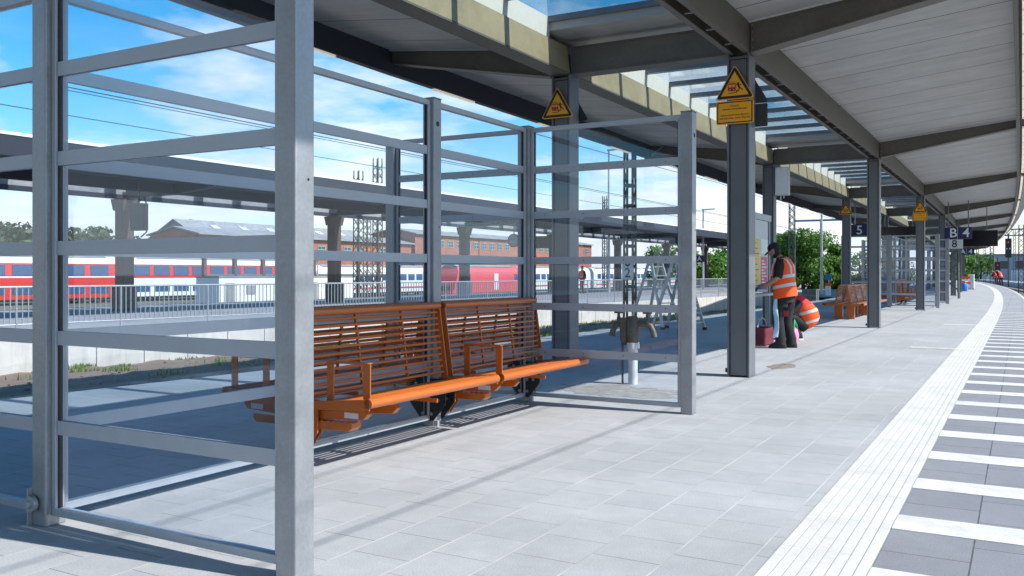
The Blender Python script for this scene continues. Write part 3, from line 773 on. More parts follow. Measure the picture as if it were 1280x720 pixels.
# ------------------------------------------------------------------ warning signs on the columns
def tri(mb, cx, cz, r, y0, y1, mi=0, rnd=0.0):
    pts = []
    for k in range(3):
        a = PI / 2 + k * 2 * PI / 3
        if rnd:
            for j in range(-3, 4):
                a2 = a + j * PI / 9; pts.append((cx + (r - 2 * rnd) * math.cos(a) + rnd * math.cos(a2), cz + (r - 2 * rnd) * math.sin(a) + rnd * math.sin(a2)))
        else: pts.append((cx + r * math.cos(a), cz + r * math.sin(a)))
    mb.prism(pts, lambda u, v, w: (u, w, v), y0, y1, mi)
def rrect(x0, x1, z0, z1, r):
    out = []
    for cx, cz, a0 in ((x1 - r, z1 - r, 0), (x0 + r, z1 - r, 90), (x0 + r, z0 + r, 180), (x1 - r, z0 + r, 270)):
        for j in range(4): a = R(a0 + 30 * j); out.append((cx + r * math.cos(a), cz + r * math.sin(a)))
    return out
def warning_sign(loc, label, plate, back, rz=0.0, dx=0.0):
    """local: sign faces -y; z = bottom edge of the triangle"""
    t = thing('warning_sign', label, 'warning sign', loc, rz, 'yellow warning signs on the columns')
    h = 0.352; r = h * 2 / 3 + 0.055
    b = MB(); tri(b, dx, r / 2 - 0.048, r, -0.012, -0.004, rnd=0.022); b.build('panel', M['dark'] if back else M['yellow'], t)
    if not back:
        b = MB(); tri(b, dx, r / 2 - 0.045, r * 0.93, -0.0135, -0.0125, rnd=0.020); bd = b.build('border', M['black'], t)
        b = MB(); tri(b, dx, r / 2 - 0.045, r * 0.70, -0.0150, -0.0140); b.build('field', M['yellow'], bd)
        b = MB(); f = lambda u, v, w: (u + dx, w, v)
        b.prism(rrect(-0.085, 0.015, 0.055, 0.155, 0.02), f, -0.0165, -0.0155); b.box(dx - 0.07, dx - 0.062, -0.0165, -0.0155, 0.157, 0.172); b.box(dx - 0.012, dx - 0.004, -0.0165, -0.0155, 0.157, 0.172)
        b.box(dx - 0.07, dx, -0.0165, -0.0155, 0.168, 0.174); b.box(dx + 0.015, dx + 0.055, -0.0165, -0.0155, 0.045, 0.065); b.box(dx + 0.012, dx + 0.03, -0.0165, -0.0155, 0.03, 0.045)
        tr = b.build('train_symbol', M['signred'], bd)
        b = MB(); b.box(dx - 0.075, dx - 0.038, -0.0178, -0.0168, 0.105, 0.138); b.box(dx - 0.032, dx + 0.005, -0.0178, -0.0168, 0.105, 0.138)
        b.box(dx - 0.065, dx - 0.05, -0.0178, -0.0168, 0.07, 0.08); b.box(dx - 0.02, dx - 0.005, -0.0178, -0.0168, 0.07, 0.08); b.build('train_windows', M['yellow'], bd)
        b = MB()
        b.prism([(0.045 + 0.014 * math.cos(a * PI / 5), 0.148 + 0.014 * math.sin(a * PI / 5)) for a in range(10)], f, -0.0165, -0.0155)
        for p, q, w in (((0.04, 0.135), (0.062, 0.09), 0.022), ((0.042, 0.128), (0.012, 0.145), 0.010), ((0.05, 0.125), (0.085, 0.135), 0.010), ((0.06, 0.092), (0.09, 0.075), 0.012), ((0.058, 0.09), (0.055, 0.06), 0.012), ((0.09, 0.075), (0.105, 0.06), 0.011)):
            b.bar((p[0] + dx, -0.016, p[1]), (q[0] + dx, -0.016, q[1]), 0.001, w, up=(0, 0, 1) if abs(p[0] - q[0]) > abs(p[1] - q[1]) else (1, 0, 0))
        b.box(dx - 0.08, dx + 0.01, -0.0165, -0.0155, 0.028, 0.036)
        b.build('person_symbol', M['black'], bd)
    if plate:
        b = MB(); b.prism(rrect(dx - 0.235, dx + 0.235, -0.355, -0.062, 0.018), lambda u, v, w: (u, w, v), -0.012, -0.004); b.build('text_panel', M['dark'] if back else M['yellow'], t)
        if not back:
            b = MB(); b.prism(rrect(dx - 0.222, dx + 0.222, -0.342, -0.075, 0.012), lambda u, v, w: (u, w, v), -0.0135, -0.0125); bd = b.build('text_border', M['black'], t)
            b = MB(); b.prism(rrect(dx - 0.208, dx + 0.208, -0.328, -0.089, 0.008), lambda u, v, w: (u, w, v), -0.0150, -0.0140); b.build('text_field', M['yellow'], bd)
            text_mesh('Vorsicht,\nschnelle Vorbeifahrten!\n\nGekennzeichneten Bereich\nerst betreten, wenn Zug hält', 0.0335, 'lettering', M['black'], bd, (dx, -0.0155, -0.205), (PI / 2, 0, 0), line=1.12)
    b = MB(); b.box(dx - 0.015, dx + 0.015, -0.0035, 0.028, 0.06, 0.09); b.build('clamp', M['galv'], t)
    return t
Y1, Y3 = YC[5] - 0.178, YC[7] - 0.178
warning_sign((CR - 0.03, Y1, 3.53), 'large yellow triangle warning sign with a text plate below it on the nearest right column', True, False)
warning_sign((CR + 0.05, YC[5] + 0.178, 3.53), 'dark back of a warning sign with text plate behind the nearest right column', True, True, PI)
warning_sign((CL - 0.03, Y1, 3.51), 'yellow triangle warning sign without text plate on the column behind the shelter end panel', False, False)
warning_sign((CL + 0.02, YC[5] + 0.178, 3.51), 'dark back of a triangle sign behind the column next to the shelter end panel', False, True, PI)
warning_sign((CR + bend(Y3), Y3, 3.51), 'small far yellow warning sign with text plate on the third right column', True, False)
warning_sign((CL + bend(Y3), Y3, 3.51), 'small far yellow triangle sign on the third left column, above the double bench', False, False)
# grey cabinet on the second left column
t = thing('junction_box', 'pale grey junction box fixed to the second left column above the workers', 'junction box', (CL + 0.34, YC[6] - 0.05, 3.27))
b = MB(); b.box(-0.16, 0.16, -0.12, 0.12, 0, 0.70); b.build('housing', M['offwhite'], t, bevel=0.008)
b = MB(); b.box(-0.15, 0.15, -0.128, -0.1205, 0.02, 0.68); b.build('door', M['white'], t)
b = MB(); b.tube([(-0.05, 0, -0.14), (-0.05, 0, 0.0)], 0.02, 8); b.tube([(0.03, 0, -0.08), (0.03, 0, 0.0)], 0.015, 8); b.box(-0.2, -0.16, -0.03, 0.03, 0.1, 0.6); b.build('bracket', M['galv'], t)

# ------------------------------------------------------------------ hanging signs
def hang_sign(name, label, cat, loc, w, h, m, texts, ztop=4.6, hangers=(-0.3, 0.3), group=None, line=None):
    t = thing(name, label, cat, loc, 0, group)
    b = MB(); b.box(-w / 2, w / 2, -0.05, 0.05, 0, h); b.build('panel', m, t, bevel=0.004)
    if line is not None:
        b = MB(); b.box(line - 0.008, line + 0.008, -0.054, -0.0505, 0, h); b.build('divider', M['offwhite'], t)
    for s, sz, x, col in texts: text_mesh(s, sz, 'lettering', col, t, (x, -0.0525, h * 0.49), (PI / 2, 0, 0), bold=0.004)
    if ztop:
        for x in hangers:
            b = MB(); b.tube([(x, 0, h), (x, 0, ztop - loc[2])], 0.022, 8); b.build('hanger', M['steel'], t)
    return t
dB = bend(44)
hang_sign('platform_sign', 'dark blue hanging sign with white letters B and 4', 'sign', (-2.31 + dB, 43.9, 2.82), 1.07, 0.52, M['navy'], (('B', 0.56, -0.20, M['white']), ('4', 0.56, 0.31, M['white'])), 4.50, (-0.4, 0.4), line=-0.03)
hang_sign('sector_plate', 'white plate with a black 8 hanging under the blue B and 4 sign', 'sign', (-2.46 + dB, 43.9, 2.40), 0.66, 0.40, M['offwhite'], (('8', 0.46, 0, M['black']),), 2.82, (-0.2, 0.2))
hang_sign('train_display', 'wide black departure display hanging beside the B and 4 sign', 'display', (-1.78 + bend(49), 49.0, 2.62), 1.95, 0.78, M['screen'], (), 4.60, (-0.3, 0.5))
hang_sign('platform_sign', 'dark blue hanging sign with a white 5 above the far shelter', 'sign', (-5.50 + bend(38), 38.2, 2.80), 0.95, 0.48, M['navy'], (('5', 0.50, -0.12, M['white']),), 4.55, (-0.3, 0.3))
hang_sign('train_display', 'dark departure display hanging behind the far shelter, right of the 5 sign', 'display', (-4.9 + bend(46), 45.6, 2.95), 2.0, 0.55, M['screen'], (), 4.06, (-0.6, 0.6))
hang_sign('platform_sign', 'tiny distant dark blue sign with letters A and 4', 'sign', (-2.75 + bend(78), 78.0, 2.75), 1.07, 0.52, M['navy'], (('A', 0.50, -0.25, M['white']), ('4', 0.50, 0.27, M['white'])), 4.50, (-0.4, 0.4), line=0.0)

# ------------------------------------------------------------------ lattice masts
def lattice_mast(loc, label, h, w, m, rz=0.0, battens=False, arm=None, group='steel lattice masts', w2=None):
    t = thing('lattice_mast', label, 'mast', loc, rz, group)
    b = MB(); w2 = w2 or w; hw = w / 2; hd = w2 / 2; k = 0.05 if w < 0.5 else 0.07
    for sx in (-1, 1):
        for sy in (-1, 1): b.bar((sx * hw, sy * hd, 0), (sx * hw * 0.85, sy * hd * 0.85, h), k, k)
    z = 0.4; st = 0.55 if battens else max(0.55, w * 0.95); i = 0
    while z + st < h:
        for sy in (-1, 1):
            if battens: b.bar((-hw, sy * hd, z), (hw, sy * hd, z), 0.03, 0.09)
            else:
                b.bar((-hw, sy * hd, z), (hw, sy * hd, z + st), 0.025, 0.035); b.bar((hw, sy * hd, z), (-hw, sy * hd, z + st), 0.025, 0.035)
        for sx in (-1, 1):
            a, c = (-hd, hd) if i % 2 else (hd, -hd); b.bar((sx * hw, a, z), (sx * hw, c, z + st), 0.03, 0.03)
        z += st; i += 1
    b.build('frame', m, t)
    if arm: arm(t)
    return t
def arm1(t):
    b = MB(); b.tube([(0.1, 0, 4.15), (0.95, 0, 4.72)], 0.03, 8); b.tube([(0.95, 0, 4.72), (1.6, 0, 4.70)], 0.018, 6); b.build('cantilever', M['blue_grey'], t)
    b = MB(); b.tube([(0.45, 0, 4.385), (0.62, 0, 4.50)], 0.05, 10); b.build('insulator', M['brown_post'], t)
    p = MB(); p.box(-0.165, 0.165, -0.17, -0.16, 1.13, 1.78); pl = p.build('number_plate', M['white'], t)
    for ch, zc in (('0', 1.61), ('2', 1.31)): text_mesh(ch, 0.36, 'lettering', M['black'], pl, (0, -0.172, zc), (PI / 2, 0, 0), bold=0.006)
M['blue_grey'] = mat('blue_grey_tube', (0.16, 0.21, 0.28), 0.5)
lattice_mast((-9.30, 22.8, 0), 'green ladder-like mast with a white number plate standing in the soil strip behind the standpipe', 8.2, 0.26, M['mastgreen'], battens=True, arm=arm1, w2=0.22, group='steel masts along the tracks')
lattice_mast((-3.0 + bend(52), 52.2, 0), 'dark green cross-braced mast under the canopy below the B and 4 sign', 4.05, 0.78, M['mastgreen'], group='steel masts along the tracks', w2=0.6)
def far_mast(x, y, h, lab, w=0.55, z=-1.4, m='mastgreen', arm=None): return lattice_mast((x, y, z), lab, h - z, w, M[m], arm=arm, group='steel masts along the tracks')

# ------------------------------------------------------------------ standpipe, ladders
t = thing('standpipe', 'weathered brass twin-outlet standpipe on a short grey pipe in the paving', 'standpipe', (-3.98, 9.85, 0))
b = MB(); b.tube([(0, 0, 0), (0, 0, 0.42)], 0.055, 14); b.tube([(0, 0, 0.42), (0, 0, 0.49)], 0.075, 14); b.build('riser', M['offwhite'], t, smooth=True)
b = MB()
b.tube([(0, 0, 0.49), (0, 0, 0.56), (0, 0, 0.75), (0, 0, 0.80)], [0.06, 0.075, 0.075, 0.05], 12)
b.tube([(-0.20, 0, 0.70), (-0.14, 0, 0.71), (0.12, 0, 0.71), (0.17, 0, 0.70)], [0.035, 0.042, 0.042, 0.035], 10)
b.tube([(-0.11, 0, 0.50), (-0.11, 0, 0.78)], 0.055, 10); b.tube([(-0.11, 0, 0.46), (-0.11, 0, 0.50)], 0.04, 10)
b.build('valve_body', M['brass'], t, smooth=True)
for s in (-1, 1):
    b = MB(); b.tube([(s * 0.17, 0, 0.71), (s * 0.22, 0, 0.685), (s * 0.255, 0, 0.62), (s * 0.265, 0, 0.56)], [0.038, 0.038, 0.034, 0.042], 10)
    b.tube([(s * 0.18, 0, 0.70), (s * 0.18, 0, 0.83)], [0.036, 0.016], 8); b.build('outlet', M['brass'], t, smooth=True)
    b = MB(); b.tube([(s * 0.18, 0, 0.83), (s * 0.18, 0, 0.85)], 0.055, 12); b.build('handwheel', M['dark'], t, smooth=True)
b = MB(); b.tube([(-0.11, -0.05, 0), (-0.11, -0.05, 0.50)], 0.013, 8); b.build('rod', M['dark'], t)
def ladder(loc, rz, label, h=1.62):
    t = thing('step_ladder', label, 'ladder', loc, rz, 'aluminium step ladders')
    for s, nm in ((-1, 'front_frame'), (1, 'rear_frame')):
        b = MB()
        for sx in (-1, 1): b.bar((sx * 0.30, s * 0.52, 0.03), (sx * 0.17, s * 0.03, h), 0.03, 0.07, up=(0, 1, 0))
        n = 7 if s < 0 else 2
        for i in range(n):
            f = (i + 0.8) / (n + 0.5) if s < 0 else (i + 0.6) / 2.2
            w = 0.30 - 0.13 * f; b.box(-w, w, s * (0.52 - 0.49 * f) - 0.04, s * (0.52 - 0.49 * f) + 0.04, h * f - 0.012, h * f + 0.012)
        fo = b.build(nm, M['ladder'], t)
        for sx in (-1, 1):
            b = MB(); b.box(sx * 0.30 - 0.03, sx * 0.30 + 0.03, s * 0.52 - 0.045, s * 0.52 + 0.045, 0, 0.06); b.build('rubber_foot', M['gasket'], fo)
    b = MB(); b.box(-0.19, 0.19, -0.10, 0.10, h - 0.01, h + 0.03); b.build('platform', M['ladder'], t)
    return t
ladder((-7.6, 20.2, 0), R(68), 'aluminium step ladder nearer the number-plate mast')
ladder((-6.95, 20.0, 0), R(76), 'aluminium step ladder with its feet showing right of the shelter post')

# ------------------------------------------------------------------ notice board by the workers
t = thing('notice_board', 'tall free-standing notice board with a yellow and a red poster in front of the worker', 'notice board', (-4.28, 15.2, 0))
for y in (0.0, 2.3):
    b = MB(); b.box(-0.04, 0.04, y - 0.04, y + 0.04, 0, 2.30); b.build('post', M['alu'], t, bevel=0.004)
    b = MB(); b.box(-0.14, 0.14, y - 0.09, y + 0.09, 0, 0.014); b.build('base_plate', M['galv'], t)
b = MB(); b.box(-0.06, 0.06, -0.04, 2.34, 2.302, 2.42); b.build('top_rail', M['rail'], t, bevel=0.004)
b = MB(); b.box(-0.025, 0.015, 0.041, 2.259, 0.95, 2.30); b.build('back_panel', M['offwhite'], t)
for nm, y0, y1, z0, z1, m in (('poster', 0.3, 0.85, 1.0, 1.95, 'poster_red'), ('poster', 0.95, 1.62, 1.0, 1.95, 'poster_yellow'), ('poster', 1.70, 2.2, 1.0, 1.62, 'poster_red')):
    b = MB(); b.box(0.016, 0.019, y0, y1, z0, z1); po = b.build(nm, M[m], t)
    b = MB()
    for i in range(9):
        z = z0 + 0.08 + (z1 - z0 - 0.16) * i / 8; b.box(0.0195, 0.0205, y0 + 0.06, y1 - 0.06 - 0.1 * (i % 3), z - 0.012, z + 0.008)
    b.build('print', M['white'] if m == 'poster_red' else M['signred'], po)
b = MB(); b.box(0.0195, 0.0205, 1.70, 2.2, 1.68, 1.95); b.build('poster', M['white'], t)
b = MB(); b.box(0.026, 0.030, 0.045, 2.255, 0.96, 2.295); b.build('glass_pane', M['clear_glass'], t)
b = MB(); b.box(0.02, 0.30, 0.05, 2.26, 0.90, 0.94); b.build('shelf', M['rail'], t, bevel=0.004)
b = MB(); b.box(-0.03, 0.03, 0.041, 2.259, 0.18, 0.24); b.build('lower_rail', M['rail'], t)
t = thing('bucket', 'dark red cleaning bucket standing under the notice board', 'bucket', (-4.13, 16.45, 0.0))
b = MB()
b.loft([((0, 0, z), (rx, 0, 0), (0, ry, 0)) for z, rx, ry in ((0.02, 0.15, 0.30), (0.32, 0.16, 0.32), (0.32, 0.15, 0.31), (0.05, 0.14, 0.29))], 24, power=7, caps=True); b.build('tub', M['bucket'], t, smooth=True)
b = MB(); b.tube([(0.0, -0.31, 0.33), (0.0, -0.25, 0.44), (0, 0, 0.50), (0, 0.25, 0.44), (0, 0.31, 0.33)], 0.012, 6); b.build('handle', M['galv'], t)

# ------------------------------------------------------------------ people
def hand(parent_mb_joints): pass
def make_hand(base, d, side, up, m, parent, name='hand', sc=1.0, curl=0.5):
    """glove / hand: palm and five fingers grown as one mesh; base = wrist, d = direction, side = thumb side"""
    base = Vector(base); d = Vector(d).normalized(); up = Vector(up).normalized(); sd = Vector(side).normalized()
    J = [(tuple(base), 0.030 * sc, 0.024 * sc), (tuple(base + d * 0.05 * sc), 0.040 * sc, 0.022 * sc), (tuple(base + d * 0.09 * sc), 0.040 * sc, 0.018 * sc)]; E = [(0, 1), (1, 2)]
    o = skin(name, J, E, m, parent, 1)
    mb = MB()
    for i, (off, L) in enumerate(((0.030, 0.072), (0.010, 0.082), (-0.010, 0.076), (-0.030, 0.060))):
        p0 = base + d * 0.08 * sc + sd * off * sc; c1 = (d - up * curl * 0.5).normalized(); c2 = (d - up * curl * 1.4).normalized()
        p1 = p0 + c1 * L * 0.5 * sc; p2 = p1 + c2 * L * 0.35 * sc; p3 = p2 + (c2 - up * curl).normalized() * L * 0.25 * sc
        mb.tube([p0, p1, p2, p3], [0.0105 * sc, 0.0098 * sc, 0.009 * sc, 0.006 * sc], 7)
    p0 = base + d * 0.03 * sc + sd * 0.035 * sc; p1 = p0 + (d + sd * 0.9).normalized() * 0.04 * sc; p2 = p1 + (d + sd * 0.1 - up * curl).normalized() * 0.035 * sc
    mb.tube([p0, p1, p2], [0.014 * sc, 0.012 * sc, 0.008 * sc], 7)
    mb.build('fingers', m, o, smooth=True)
    return o
def head_mesh(parent, c, f, up, m, hairm=None, beard=False, R0=0.100):
    """head as a lofted skull with brow, nose, mouth, chin and ears; c = centre, f = facing, up = crown direction"""
    c = Vector(c); f = Vector(f).normalized(); up = (Vector(up) - f * Vector(up).dot(f)).normalized(); s = up.cross(f)
    prof = [(-0.118, 0.012, 0.030, 0.028), (-0.108, 0.020, 0.052, 0.048), (-0.075, 0.008, 0.078, 0.062), (-0.035, 0.0, 0.092, 0.070), (0.005, -0.004, 0.098, 0.075), (0.045, -0.008, 0.100, 0.077), (0.080, -0.012, 0.088, 0.068), (0.105, -0.014, 0.060, 0.048), (0.118, -0.014, 0.022, 0.018)]
    b = MB(); b.loft([(c + up * z + f * o, f * a, s * w) for z, o, a, w in prof], 20)
    b.add([c + f * 0.088 + up * 0.035, c + f * 0.090 + up * -0.028 + s * 0.019, c + f * 0.090 + up * -0.028 - s * 0.019, c + f * 0.128 + up * -0.022, c + f * 0.08 + up * -0.034], [(0, 1, 3), (0, 3, 2), (1, 4, 3), (3, 4, 2)])
    for q in (-1, 1): b.loft([(c + s * q * 0.070 + up * z - f * 0.008, f * a, s * 0.012) for z, a in ((-0.03, 0.006), (-0.015, 0.018), (0.015, 0.022), (0.03, 0.010))], 8)
    return b, c, f, up, s
def face_details(parent, c, f, up, s, beard, hairm):
    b = MB()
    for q in (-1, 1): b.ball(c + f * 0.088 + up * 0.012 + s * q * 0.030, 0.011, 8, 6)
    b.build('eyes', M['white'], parent, smooth=True)
    b = MB()
    for q in (-1, 1): b.ball(c + f * 0.097 + up * 0.012 + s * q * 0.030, 0.0055, 8, 6)
    b.build('pupils', M['black'], parent)
    b = MB(); b.bar(c + f * 0.091 - up * 0.058 - s * 0.022, c + f * 0.091 - up * 0.058 + s * 0.022, 0.010, 0.008); b.build('mouth', mat('lip', (0.33, 0.12, 0.10), 0.5), parent)
    b = MB()
    for q in (-1, 1): b.bar(c + f * 0.095 + up * 0.034 + s * q * 0.016, c + f * 0.089 + up * 0.036 + s * q * 0.044, 0.012, 0.008)
    b.build('eyebrows', hairm, parent)
    if beard:
        b = MB(); b.loft([(c + up * z + f * o, f * a, s * w) for z, o, a, w in ((-0.128, 0.016, 0.03, 0.03), (-0.112, 0.020, 0.060, 0.054), (-0.080, 0.010, 0.082, 0.067), (-0.066, 0.006, 0.0835, 0.069), (-0.055, -0.012, 0.070, 0.071), (-0.03, -0.03, 0.045, 0.073))], 18); b.build('beard', hairm, parent, smooth=True)

def standing_worker():
    """faces local +x; stands bent a little over the notice-board shelf"""
    t = thing('person', 'standing worker in orange vest and black cap leaning over the notice board shelf', 'person', (-3.60, 15.95, 0), PI)
    up = (0, 0, 1)
    hip = 0.96
    # continuous body: legs, trunk, neck, head, arms
    J = [((0.00, 0, hip), 0.145, 0.12), ((0.01, 0, 1.12), 0.14, 0.12), ((0.03, 0, 1.30), 0.15, 0.125), ((0.05, 0, 1.47), 0.13, 0.10), ((0.085, 0, 1.57), 0.062, 0.062), ((0.12, 0, 1.64), 0.058, 0.058),
         ((0.05, 0.19, 1.48), 0.068), ((0.07, 0.26, 1.22), 0.050), ((0.30, 0.18, 1.09), 0.040), ((0.42, 0.12, 1.06), 0.030),
         ((0.05, -0.19, 1.48), 0.068), ((0.07, -0.27, 1.22), 0.050), ((0.30, -0.17, 1.11), 0.040), ((0.42, -0.09, 1.07), 0.030),
         ((0.04, 0.10, 0.88), 0.095), ((0.10, 0.11, 0.50), 0.062), ((0.05, 0.12, 0.10), 0.043),
         ((-0.03, -0.10, 0.88), 0.095), ((0.00, -0.12, 0.50), 0.062), ((-0.08, -0.13, 0.10), 0.043)]
    E = [(0, 1), (1, 2), (2, 3), (3, 4), (4, 5), (3, 6), (6, 7), (7, 8), (8, 9), (3, 10), (10, 11), (11, 12), (12, 13), (0, 14), (14, 15), (15, 16), (0, 17), (17, 18), (18, 19)]
    body = skin('body', J, E, M['skin'], t, 1)
    # head joins the neck
    f = Vector((0.80, -0.05, -0.52)); hb, c, f, u, s = head_mesh(body, (0.185, 0, 1.705), f, (0.52, 0, 0.8), M['skin'])
    ho = hb.build('head', M['skin'], t, smooth=True); face_details(ho, c, f, u, s, True, M['hair'])
    b = MB(); b.loft([(c + u * z + f * o, f * a, s * w) for z, o, a, w in ((-0.05, -0.03, 0.075, 0.073), (0.0, -0.022, 0.085, 0.0785), (0.04, -0.018, 0.09, 0.080))], 18); b.build('hair', M['hair'], ho, smooth=True)
    b = MB(); b.loft([(c + u * z + f * o, f * a, s * w) for z, o, a, w in ((0.030, -0.008, 0.107, 0.086), (0.075, -0.012, 0.106, 0.085), (0.112, -0.014, 0.085, 0.070), (0.132, -0.014, 0.048, 0.040), (0.138, -0.014, 0.012, 0.01))], 20)
    b.prism([(0.06, -0.078), (0.14, -0.066), (0.185, -0.03), (0.19, 0), (0.185, 0.03), (0.14, 0.066), (0.06, 0.078)], lambda x, y, w: c + f * x + s * y + u * (w - 0.16 * max(0, x - 0.08)), 0.034, 0.044)
    b.build('cap', M['cloth_black'], t, smooth=True)
    # shirt sleeves
    for q, el in ((1, (0.07, 0.26, 1.22)), (-1, (0.07, -0.27, 1.22))):
        a0 = Vector((0.045, q * 0.16, 1.50)); e = Vector(el); d = (e - a0)
        b = MB(); pts = [a0 - Vector((0, q * 0.05, -0.01)), a0 + d * 0.25, a0 + d * 0.6, a0 + d * 0.97]; b.tube(pts, [0.085, 0.093, 0.083, 0.078], 14); b.build('sleeve', M['cloth_black'], t, smooth=True)
    b = MB(); b.loft([((0.065, 0, 1.535), (0.085, 0, -0.02), (0, 0.12, 0)), ((0.085, 0, 1.585), (0.07, 0, -0.02), (0, 0.075, 0))], 16); b.build('shirt_collar', M['cloth_black'], t, smooth=True)
    # vest
    rings = [((-0.01, 0, 0.88), 0.195, 0.235), ((0.00, 0, 0.98), 0.195, 0.232), ((0.02, 0, 1.12), 0.188, 0.222), ((0.03, 0, 1.28), 0.182, 0.222), ((0.04, 0, 1.42), 0.168, 0.225), ((0.05, 0, 1.50), 0.140, 0.205), ((0.07, 0, 1.555), 0.095, 0.13)]
    b = MB(); b.loft([(c0, (a, 0, -0.04), (0, w, 0)) for c0, a, w in rings], 28, power=2.4); ve = b.build('vest', M['hivis'], t, smooth=True)
    def ringat(z, g_=0.004):
        for (c0, a0, w0), (c1, a1, w1) in zip(rings, rings[1:]):
            if c0[2] <= z <= c1[2]:
                k = (z - c0[2]) / (c1[2] - c0[2]); return ((c0[0] + (c1[0] - c0[0]) * k, 0, z), (a0 + (a1 - a0) * k + g_, 0, -0.04), (0, w0 + (w1 - w0) * k + g_, 0))
    for z0 in (1.055, 1.205):
        b = MB(); b.loft([ringat(z0 + 0.055 * k / 3) for k in range(4)], 28, power=2.4, caps=False); b.build('reflective_band', M['silver'], ve, smooth=True)
    for q in (-1, 1):
        b = MB()
        b.tube([(-0.125, q * 0.125, 1.26), (-0.12, q * 0.13, 1.42), (-0.05, q * 0.135, 1.535), (0.06, q * 0.13, 1.55), (0.17, q * 0.13, 1.45), (0.205, q * 0.125, 1.26)], 0.026, 6); b.build('shoulder_band', M['silver'], ve, smooth=True)
    # trousers
    b = MB(); b.loft([((-0.005, 0, 0.80), (0.13, 0, 0), (0, 0.20, 0)), ((0.0, 0, 0.90), (0.145, 0, 0), (0, 0.20, 0)), ((0.0, 0, 1.0), (0.14, 0, 0), (0, 0.19, 0))], 20)
    for x0, x1, x2, q in ((0.04, 0.10, 0.05, 1), (-0.03, 0.00, -0.08, -1)):
        b.loft([((x0 * 0.6, q * 0.095, 0.93), (0.13, 0, 0), (0, 0.10, 0)), ((x0, q * 0.10, 0.78), (0.122, 0, 0), (0, 0.105, 0)), ((x1, q * 0.112, 0.52), (0.098, 0, 0), (0, 0.092, 0)), ((x1 * 0.9, q * 0.115, 0.42), (0.100, 0, 0), (0, 0.092, 0)), ((x2, q * 0.12, 0.16), (0.088, 0, 0), (0, 0.085, 0)), ((x2 + 0.01, q * 0.12, 0.06), (0.095, 0, 0), (0, 0.09, 0))], 16)
    tr = b.build('trousers', M['cloth_dark'], t, smooth=True)
    b = MB(); b.box(-0.10, 0.0, 0.196, 0.208, 0.55, 0.72); b.build('leg_pocket', M['cloth_black'], tr)
    b = MB(); b.box(-0.10, -0.02, 0.20, 0.212, 0.56, 0.66); b.build('pocket_trim', M['signred'], tr)
    for x, q in ((0.05, 1), (-0.08, -1)):
        b = MB(); b.loft([((x + xo, q * 0.12, z), (a, 0, 0), (0, w, 0)) for z, xo, a, w in ((0.0, 0.055, 0.155, 0.052), (0.03, 0.055, 0.158, 0.055), (0.075, 0.035, 0.130, 0.052), (0.11, 0.0, 0.085, 0.050), (0.16, -0.01, 0.068, 0.052))], 18, power=2.6)
        b.build('boot', M['shoe'], t, smooth=True)
    for q, w, d in ((1, (0.42, 0.12, 1.06), (0.8, -0.25, -0.35)), (-1, (0.42, -0.09, 1.07), (0.8, 0.2, -0.4))):
        make_hand(w, d, (0, -q, 0), (0.3, 0, 1), M['glove'], t, 'glove', 1.08, 0.6)
        w = Vector(w); e = Vector((0.30, q * 0.175, 1.10)); dd = (w - e).normalized()
        b = MB(); b.tube([w - dd * 0.06, w + dd * 0.012], [0.047, 0.043], 12); b.build('glove_cuff', M['cuff'], t, smooth=True)
    # cloth hanging from the hip pocket
    b = MB(); n = 8
    vs = []; 
    for i in range(n + 1):
        z = 0.86 - 0.66 * i / n; w = 0.022 + 0.02 * min(1, i / 3); x = 0.085 + 0.012 * math.sin(i * 0.9)
        vs += [((x + 0.02, 0.222, z), (w, 0.02 * math.sin(i), 0), (0, 0.016, 0))]
    b.loft(vs, 12, power=3); b.build('hanging_cloth', M['rag'], t, smooth=True)
    return t
standing_worker()

